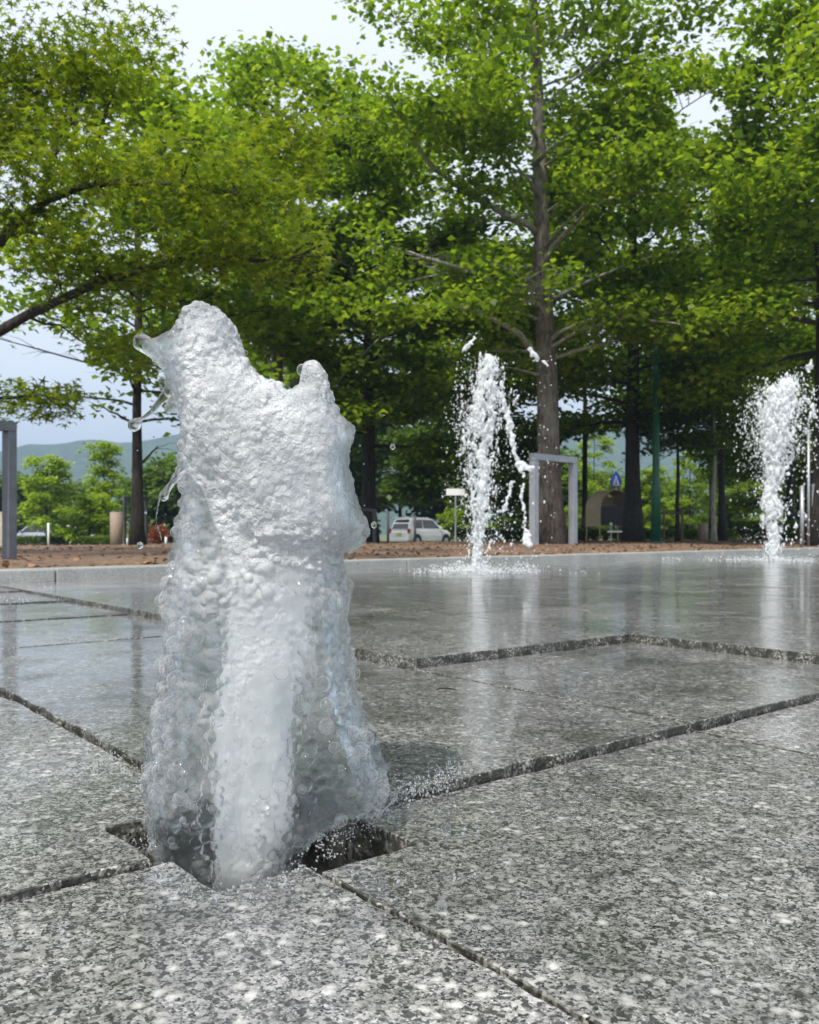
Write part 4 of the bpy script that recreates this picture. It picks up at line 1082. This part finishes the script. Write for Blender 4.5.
# skirt and splashes at its foot
def splash(label, pts_px, n, spread, hmax, rmin, rmax, seed, zlev, parent=None, name='water_splash', mat=None, strings=8, group=None, cat='splash'):
    """crown of thin water strings and drops springing off the stone"""
    rnd = random.Random(seed); parts = []
    base = [gp(a, b, zlev) for a, b in pts_px]
    loc = sum(base, Vector())/len(base)
    if strings:
        cen = []; rr = []
        for k in range(strings*2):      # low blobs of water lying on the stone
            b = rnd.choice(base)+Vector((rnd.gauss(0, spread*.5), rnd.gauss(0, spread*.5), 0)); cen.append(tuple(b)); rr.append(rmax*rnd.uniform(.5, 1.2))
        for k in range(strings):        # tapering fingers with a bulb at the tip
            b = rnd.choice(base)+Vector((rnd.gauss(0, spread*.4), rnd.gauss(0, spread*.4), 0)); a = rnd.uniform(0, 6.28); h = hmax*rnd.uniform(.3, 1); lean_ = rnd.uniform(.2, 1.3)
            r0 = rmax*rnd.uniform(.6, 1.0); M_ = max(8, int(h/(r0*.2))); bend = rnd.uniform(-.5, .5)
            for q in range(M_):
                t = q/(M_-1); aa = a+bend*t; cen.append((b.x+math.cos(aa)*h*lean_*t, b.y+math.sin(aa)*h*lean_*t, b.z+h*t)); rr.append(r0*((1-t)**1.6)+.0007+(.0009 if q == M_-1 else 0))
        V0_, F0_ = spheres(np.array(cen), np.array(rr), 2)
        vv, _, ff = remeshed(V0_, F0_, .0007, 2); ff = np.concatenate([ff[:, [0, 1, 2]], ff[:, [0, 2, 3]]])
        parts.append((vv, ff))
    cen = []; rr = []
    for k in range(n):
        b = rnd.choice(base); a = rnd.uniform(0, 6.28); d = abs(rnd.gauss(0, spread)); h = hmax*abs(rnd.gauss(0, .45))
        cen.append((b.x+math.cos(a)*d, b.y+math.sin(a)*d, b.z+rmin+h)); rr.append(rnd.uniform(rmin, rmax)*rnd.uniform(.5, 1))
    parts.append(spheres(np.array(cen), np.array(rr), 1))
    V, Fa = joined(parts)
    o = empty(name, loc) if parent is None else parent
    l0 = np.array(loc) if parent is None else org
    if parent is None:
        me = npmesh(name, V-l0, Fa); bpy.data.objects.remove(o); o = link(name, me, mat or M_splash, smooth=True); o.location = loc; tag(o, label, cat, group, 'stuff')
    else:
        o = link('foot_splash', npmesh('foot_splash', V-l0, Fa), mat or M_splash, parent, smooth=True); tag(o, kind='stuff')
    return o
splash(None, [(160, 880), (185, 893), (215, 900), (250, 900), (285, 888), (300, 872), (318, 845), (340, 830), (365, 815), (150, 850), (330, 860), (335, 845), (350, 838), (370, 830)], 620, .016, .018, .0006, .0020, 1, .0, parent=jet, strings=0)
GS = 'small splashes on the wet granite round the near jet'
splash('clear spiky splash right of the near jet on the slab edge', [(395, 800), (415, 795), (440, 790), (452, 778), (380, 815)], 900, .024, .034, .0004, .0021, 2, .01, strings=4, group=GS)
splash('flat clear splash left of the near jet beside the open joint', [(70, 775), (95, 770), (112, 760), (125, 775), (140, 790)], 520, .020, .018, .0004, .0020, 3, .01, strings=0, group=GS)
splash('faint drops hopping on the slab in front and right of the pit', [(330, 900), (400, 890), (450, 880), (470, 830), (520, 815)], 90, .05, .018, .0008, .0028, 4, .0, strings=0, group=GS)
splash('scattered drops on the slab in front and left of the pit', [(60, 930), (120, 910), (200, 930), (40, 850)], 50, .05, .012, .0008, .0024, 6, .0, strings=0, group=GS)
rs = np.random.RandomState(77); a_ = rs.uniform(0, 1, 90); sd_ = rs.rand(90) < .6
dx_ = np.where(sd_, 172-np.abs(rs.normal(0, 16, 90)), 352+np.abs(rs.normal(0, 16, 90))); dy_ = rs.uniform(330, 860, 90)
X_ = (dx_-CX)*KX; Z_ = CAMH+(HOR-dy_)*KX
o = link('fine_spray', npmesh('fine_spray', *[(q-org if i == 0 else q) for i, q in enumerate(spheres(np.stack([X_, YJ+rs.normal(0, .03, 90), Z_], 1), np.clip(rs.lognormal(math.log(.0011), .4, 90), .0005, .003), 2))]), M_bub, jet, smooth=True); tag(o, kind='stuff')
# single drops in the air
GD = 'single drops flying round the near jet'
for px, py, r, lb in ((393, 449, 2.6, 'tiny clear drop in the air between the near and middle jets'), (147, 545, 3.2, 'round clear drop at the foot of the slim dark trunk'), (375, 525, 3.0, 'round clear drop just right of the near jet flap'),
                      (349, 593, 2.0, 'small drop beside the right edge of the near jet'), (352, 553, 2.2, 'small drop under the flap of the near jet'), (470, 545, 2.0, 'small drop left of the foot of the middle jet'),
                      (442, 905, 4.5, 'clear drop landing on the granite right of the pit'), (446, 828, 5, 'clear drop hopping over the granite, right of the slab edge splash')):
    V, Fa = spheres(np.zeros((1, 3)), np.array([r*KX]), 3, np.array([[1, 1, 1.15]])); o = link('water_drop', npmesh('water_drop', V, Fa), M_bub, smooth=True); X, Z = W2(px, py)
    o.location = (X, YJ-.03, Z)
    if py > 800: g_ = gp(px, py, .006); o.location = g_
    tag(o, lb, 'drop', GD)

# ------------------------------------------------------------------ the two far jets
def far_jet(label, base, rows, streams, satellites, seed, fringe, vox):
    """rows: (py, cx, halfwidth) of the main column; fringe: (py0,py1,dx0,dx1,n)"""
    rs = np.random.RandomState(seed); b = gp(base[0], base[1], L2); Yd = b.y; k = Yd/F
    root = empty('water_jet', b); tag(root, label, 'water jet', 'fountain water jets')
    o3 = np.array(b)
    def w3(px, py, dy=0.0): return np.stack([(px-CX)*k, Yd+dy, CAMH+(HOR-py)*k], 1)
    rows = np.array(rows, float)
    n = 9000; py = rs.uniform(rows[0, 0], rows[-1, 0], n); cx = np.interp(py, rows[:, 0], rows[:, 1]); hw = np.interp(py, rows[:, 0], rows[:, 2])
    den = np.interp(py, rows[:, 0], rows[:, 3])
    g = np.clip(rs.normal(0, .42, n), -1.1, 1.1); px = cx+g*hw*.72; dy = rs.normal(0, .36, n)*hw*k*.8
    nz = np.array([noise.noise(Vector((a*.11, c_*.055, seed))) for a, c_ in zip(px, py)])
    nz2 = np.array([noise.noise(Vector((a*.30, c_*.12, seed+5))) for a, c_ in zip(px, py)])
    keep = rs.rand(n) < den*(.85+1.6*nz+2.0*nz2); px, py, dy, hwk = px[keep], py[keep], dy[keep], hw[keep]
    rad = np.clip(rs.lognormal(math.log(.85), .42, len(px)), .5, 2.2)*k*np.clip(hwk/10, .8, 1.1)
    cen = w3(px, py, dy); s3 = np.ones((len(px), 3)); s3[:, 2] = rs.uniform(1, 2.2, len(px))
    parts = [spheres(cen, rad, 1, s3)]
    for st_ in streams:
        c2 = []; r2 = []
        for i in range(len(st_)-1):
            (xa, ya, ra), (xb, yb, rb) = st_[i], st_[i+1]; m_ = max(2, int(math.hypot(xb-xa, yb-ya)/.45))
            for q in range(m_):
                t = q/m_; c2.append((xa+(xb-xa)*t+rs.normal(0, .5+.55*(ra+rb)/2), ya+(yb-ya)*t+rs.normal(0, .8))); r2.append(max(.35, (ra+(rb-ra)*t)*rs.uniform(.3, .95)))
        c2 = np.array(c2); parts.append(spheres(w3(c2[:, 0], c2[:, 1], rs.normal(0, 1.5, len(c2))*k), np.array(r2)*k, 1))
    V, N, Fq_ = remeshed(*joined(parts), vox, 1)
    for i in range(len(V)):
        p = V[i]; V[i] = p+N[i]*(noise.noise(Vector((p[0]*22, p[1]*22, p[2]*22)))*.006+noise.noise(Vector((p[0]*60, p[1]*60, p[2]*60)))*.005)
    link('water_column', npmesh('water_column', V-o3, Fq_), M_foam, root, smooth=True)
    # loose drawn-out drops wrapped round the column
    nn_ = 11000; py_ = rs.uniform(rows[0, 0]-4, rows[-1, 0], nn_); cx_2 = np.interp(py_, rows[:, 0], rows[:, 1]); hw_ = np.interp(py_, rows[:, 0], rows[:, 2]); dn_ = np.interp(py_, rows[:, 0], rows[:, 3])
    px_ = cx_2+rs.normal(0, .62, nn_)*hw_
    nz_ = np.array([noise.noise(Vector((a*.22, c_*.07, seed+9))) for a, c_ in zip(px_, py_)])
    kp = rs.rand(nn_) < (.40+1.5*nz_)*(.4+.6*dn_); px_, py_, hw_ = px_[kp], py_[kp], hw_[kp]
    rr_ = np.clip(rs.lognormal(math.log(.42), .5, len(px_)), .18, 1.5)*k; s3 = np.ones((len(px_), 3)); s3[:, 2] = rs.uniform(.9, 3.2, len(px_))
    cc2 = w3(px_, py_, rs.normal(0, .5, len(px_))*hw_*k)
    o = link('drop_veil', npmesh('drop_veil', *[(a-o3 if i == 0 else a) for i, a in enumerate(spheres(cc2, rr_, 1, s3))]), M_foam, root, smooth=True); tag(o, kind='stuff')
    # spray
    pc = []; pr = []
    for (y0, y1, x0, x1, m_, rmx) in fringe:
        pc.append(np.stack([rs.uniform(x0, x1, m_) if rmx > 0 else rs.normal((x0+x1)/2, (x1-x0)/3, m_), rs.uniform(y0, y1, m_)], 1)); pr.append(np.clip(rs.lognormal(math.log(.55), .45, m_), .25, abs(rmx)))
    for (x_, y_, r_, m_, sp) in satellites:
        pc.append(np.stack([rs.normal(x_, sp, m_), rs.normal(y_, sp, m_)], 1)); pr.append(np.clip(rs.lognormal(math.log(r_), .4, m_), .3, 3))
    # clumped: pull some drops towards the column
    pc = np.concatenate(pc); pr = np.concatenate(pr)*rs.choice([.4, .6, .95], sum(len(q) for q in pr))
    s3 = np.ones((len(pc), 3)); s3[:, 2] = rs.uniform(.9, 1.9, len(pc))
    o = link('spray', npmesh('spray', *[(a-o3 if i == 0 else a) for i, a in enumerate(spheres(w3(pc[:, 0], pc[:, 1], rs.normal(0, .22, len(pc))), pr*k, 1, s3))]), M_foam, root, smooth=True); tag(o, kind='stuff')
    # ring of splashes on the stone
    m_ = 2000; a = rs.uniform(0, 2*np.pi, m_); d = np.abs(rs.normal(0, .42, m_))+.03
    h = np.abs(rs.normal(0, .042, m_))*np.exp(-d*.8)
    # clump them in little crowns
    cl = rs.randint(0, 60, m_); ca = rs.uniform(0, 2*np.pi, 60); cd_ = np.abs(rs.normal(0, .50, 60))
    xx = np.where(rs.rand(m_) < .75, cd_[cl]*np.cos(ca[cl])*1.25+rs.normal(0, .045, m_), d*np.cos(a)); yy = np.where(rs.rand(m_) < .75, cd_[cl]*np.sin(ca[cl])+rs.normal(0, .045, m_), d*np.sin(a))
    r_ = np.clip(rs.lognormal(math.log(.0036), .45, m_), .0015, .010)
    cen = np.stack([xx, yy, h+r_*.6], 1)
    o = link('foot_splash', npmesh('foot_splash', *spheres(cen, r_, 1)), M_foam, root, smooth=True); tag(o, kind='stuff')
    return root
far_jet('white splashing jet with a falling side stream, left of the grey frame', (478, 572),
        [(355, 489, 5, 1), (362, 489, 9, 1), (375, 488, 13, 1), (392, 486, 16, 1), (410, 484, 20, .9), (425, 483, 21, .75), (440, 481, 19, .6), (455, 481, 16, .55), (470, 480, 13, .6), (495, 481, 11, .65), (515, 480, 9, .75), (540, 478, 7, .9), (560, 477, 6, 1), (574, 477, 7, 1)],
        [[(500, 392, 2.2), (506, 412, 2.5), (511, 432, 2.6), (514, 450, 2.2), (519, 466, 2.0), (524, 478, 1.3)], [(520, 462, 2), (528, 470, 3), (533, 466, 1.6)], [(513, 481, 2.0), (510, 492, 1.4), (505, 505, 1.8), (501, 512, 3)],
         [(524, 482, 1.0), (521, 496, 1.6), (524, 512, 1.3), (525, 530, 1.6), (528, 545, 4)], [(462, 352, 1.0), (468, 345, 2), (474, 340, 1.2), (476, 330, 1.0)], [(468, 345, 1.2), (462, 352, .8)],
         [(487, 552, 1.2), (490, 545, 1.6), (492, 536, 1.0)], [(531, 348, 2.4), (535, 354, 2.4), (536, 362, 1.2)], [(544, 360, 1.8), (546, 366, 1.4)], [(514, 404, .7), (517, 398, 1.8), (519, 394, 1.0)]],
        [(500, 520, .8, 30, 12), (535, 470, .6, 24, 10), (470, 350, .7, 14, 6), (545, 500, .9, 10, 12), (552, 365, .6, 12, 8), (536, 545, .9, 16, 8), (515, 545, .8, 20, 10), (497, 470, .6, 50, 9), (515, 440, .6, 34, 8)],
        5, [(362, 430, 455, 482, 260, 1.5), (400, 510, 458, 478, 480, 1.4), (430, 530, 466, 496, 420, 1.3), (360, 420, 470, 506, 160, 1.2), (480, 560, 486, 520, 120, 1.3), (400, 540, 440, 470, 130, .9), (380, 480, 505, 545, 100, 1.2), (520, 565, 455, 505, 160, 1.3)], .0105)
far_jet('white ragged jet bursting into loose drops near the right picture edge', (773, 561),
        [(378, 790, 6, .35), (388, 784, 20, .5), (400, 778, 24, .8), (415, 777, 25, .95), (430, 776, 23, .9), (445, 775, 18, .85), (460, 774, 13, .85), (480, 773, 10, .9), (505, 772, 9, .9), (530, 773, 7, 1), (550, 773, 6, 1), (563, 773, 7, 1)],
        [[(776, 408, 2.5), (774, 396, 2.6), (773, 387, 2.4)], [(795, 404, 2), (792, 392, 2), (790, 384, 2)], [(760, 412, 2), (758, 402, 1.6), (757, 394, 1.6)], [(808, 372, 1.6), (810, 366, 2.2), (812, 362, 1.8)],
         [(805, 398, 1.6), (812, 405, 2), (815, 418, 1.8)], [(786, 470, 2), (790, 462, 1.6), (793, 450, 1.4)], [(768, 488, 2), (765, 500, 2), (769, 510, 1)]],
        [(805, 400, .9, 60, 14), (795, 440, .9, 60, 14), (758, 440, .6, 60, 10), (812, 430, 1.0, 20, 14), (790, 520, 1.1, 30, 14), (800, 460, .9, 30, 14)],
        9, [(380, 470, 742, 760, 200, 1.1), (380, 470, 790, 819, 200, 1.6), (460, 550, 745, 768, 110, 1.0), (460, 550, 780, 815, 110, 1.6), (400, 500, 735, 750, 60, .8), (375, 450, 752, 806, 420, 1.6), (450, 555, 760, 786, 260, 1.3)], .013)
# third off-frame jet's spatter at far left on the stone
splash('faint white spatter of drops on the far left granite', [(5, 598), (12, 605), (20, 600), (40, 588), (0, 612)], 90, .15, .03, .001, .004, 12, L2, strings=0, mat=M_foam)

# ------------------------------------------------------------------ litter on the paving and soil
def twig(label, px, py, z, L, ang, seed):
    rnd = random.Random(seed); m = MB(); p = [Vector((-L/2+L*i/5, rnd.uniform(-.003, .003), .004+.003*math.sin(i*.7))) for i in range(6)]
    m.tube(p, [.001, .002, .0022, .002, .0016, .001], 6, wob=.3, seed=seed); o = m.build('fallen_twig', M_barkd, smooth=True); o.location = gp(px, py, z); o.rotation_euler.z = ang; tag(o, label, 'twig', 'fallen bits on the wet granite')
twig('small dark twig on the slab right of the near jet', 446, 691, L1, .05, .05, 1)
twig('tiny dark bit on the slab below the raised corner', 418, 655, L1, .05, .1, 2)
# red-brown fallen leaves on the soil
rs = np.random.RandomState(21); n = 5000
s_ = rs.uniform(-6, 26, n); d = .3+12*rs.rand(n)**1.5
pts = np.array([[*(cA+cn*b+cd*a)[:2]] for a, b in zip(s_, d)])
c = np.array([[x_, y_, gz(x_, y_)+.006] for x_, y_ in pts])
M_litter = leaf_mat('dry_leaf', (.08, .05, .03), (.22, .13, .08), (.36, .22, .14), .1)
o = link('leaf_litter', leaves_mesh('leaf_litter', c, .07, rs, K_KITE, .35), M_litter); tag(o, 'dry reddish brown leaves scattered over the soil strip', 'leaf litter', kind='stuff')

# ------------------------------------------------------------------ haze: the air between here and the hills
def haze():
    t = NT('haze_air'); v = t.n('VolumePrincipled'); t.set(v, Color=(.42, .60, .84, 1), Density=.00065, Anisotropy=.0)
    t.l(v.outputs[0], t.out.inputs['Volume'])
    m = MB(); m.box((0, 800, 100), (9000, 6400, 206)); o = m.build('haze', t.m); tag(o, kind='stuff'); return o
haze()
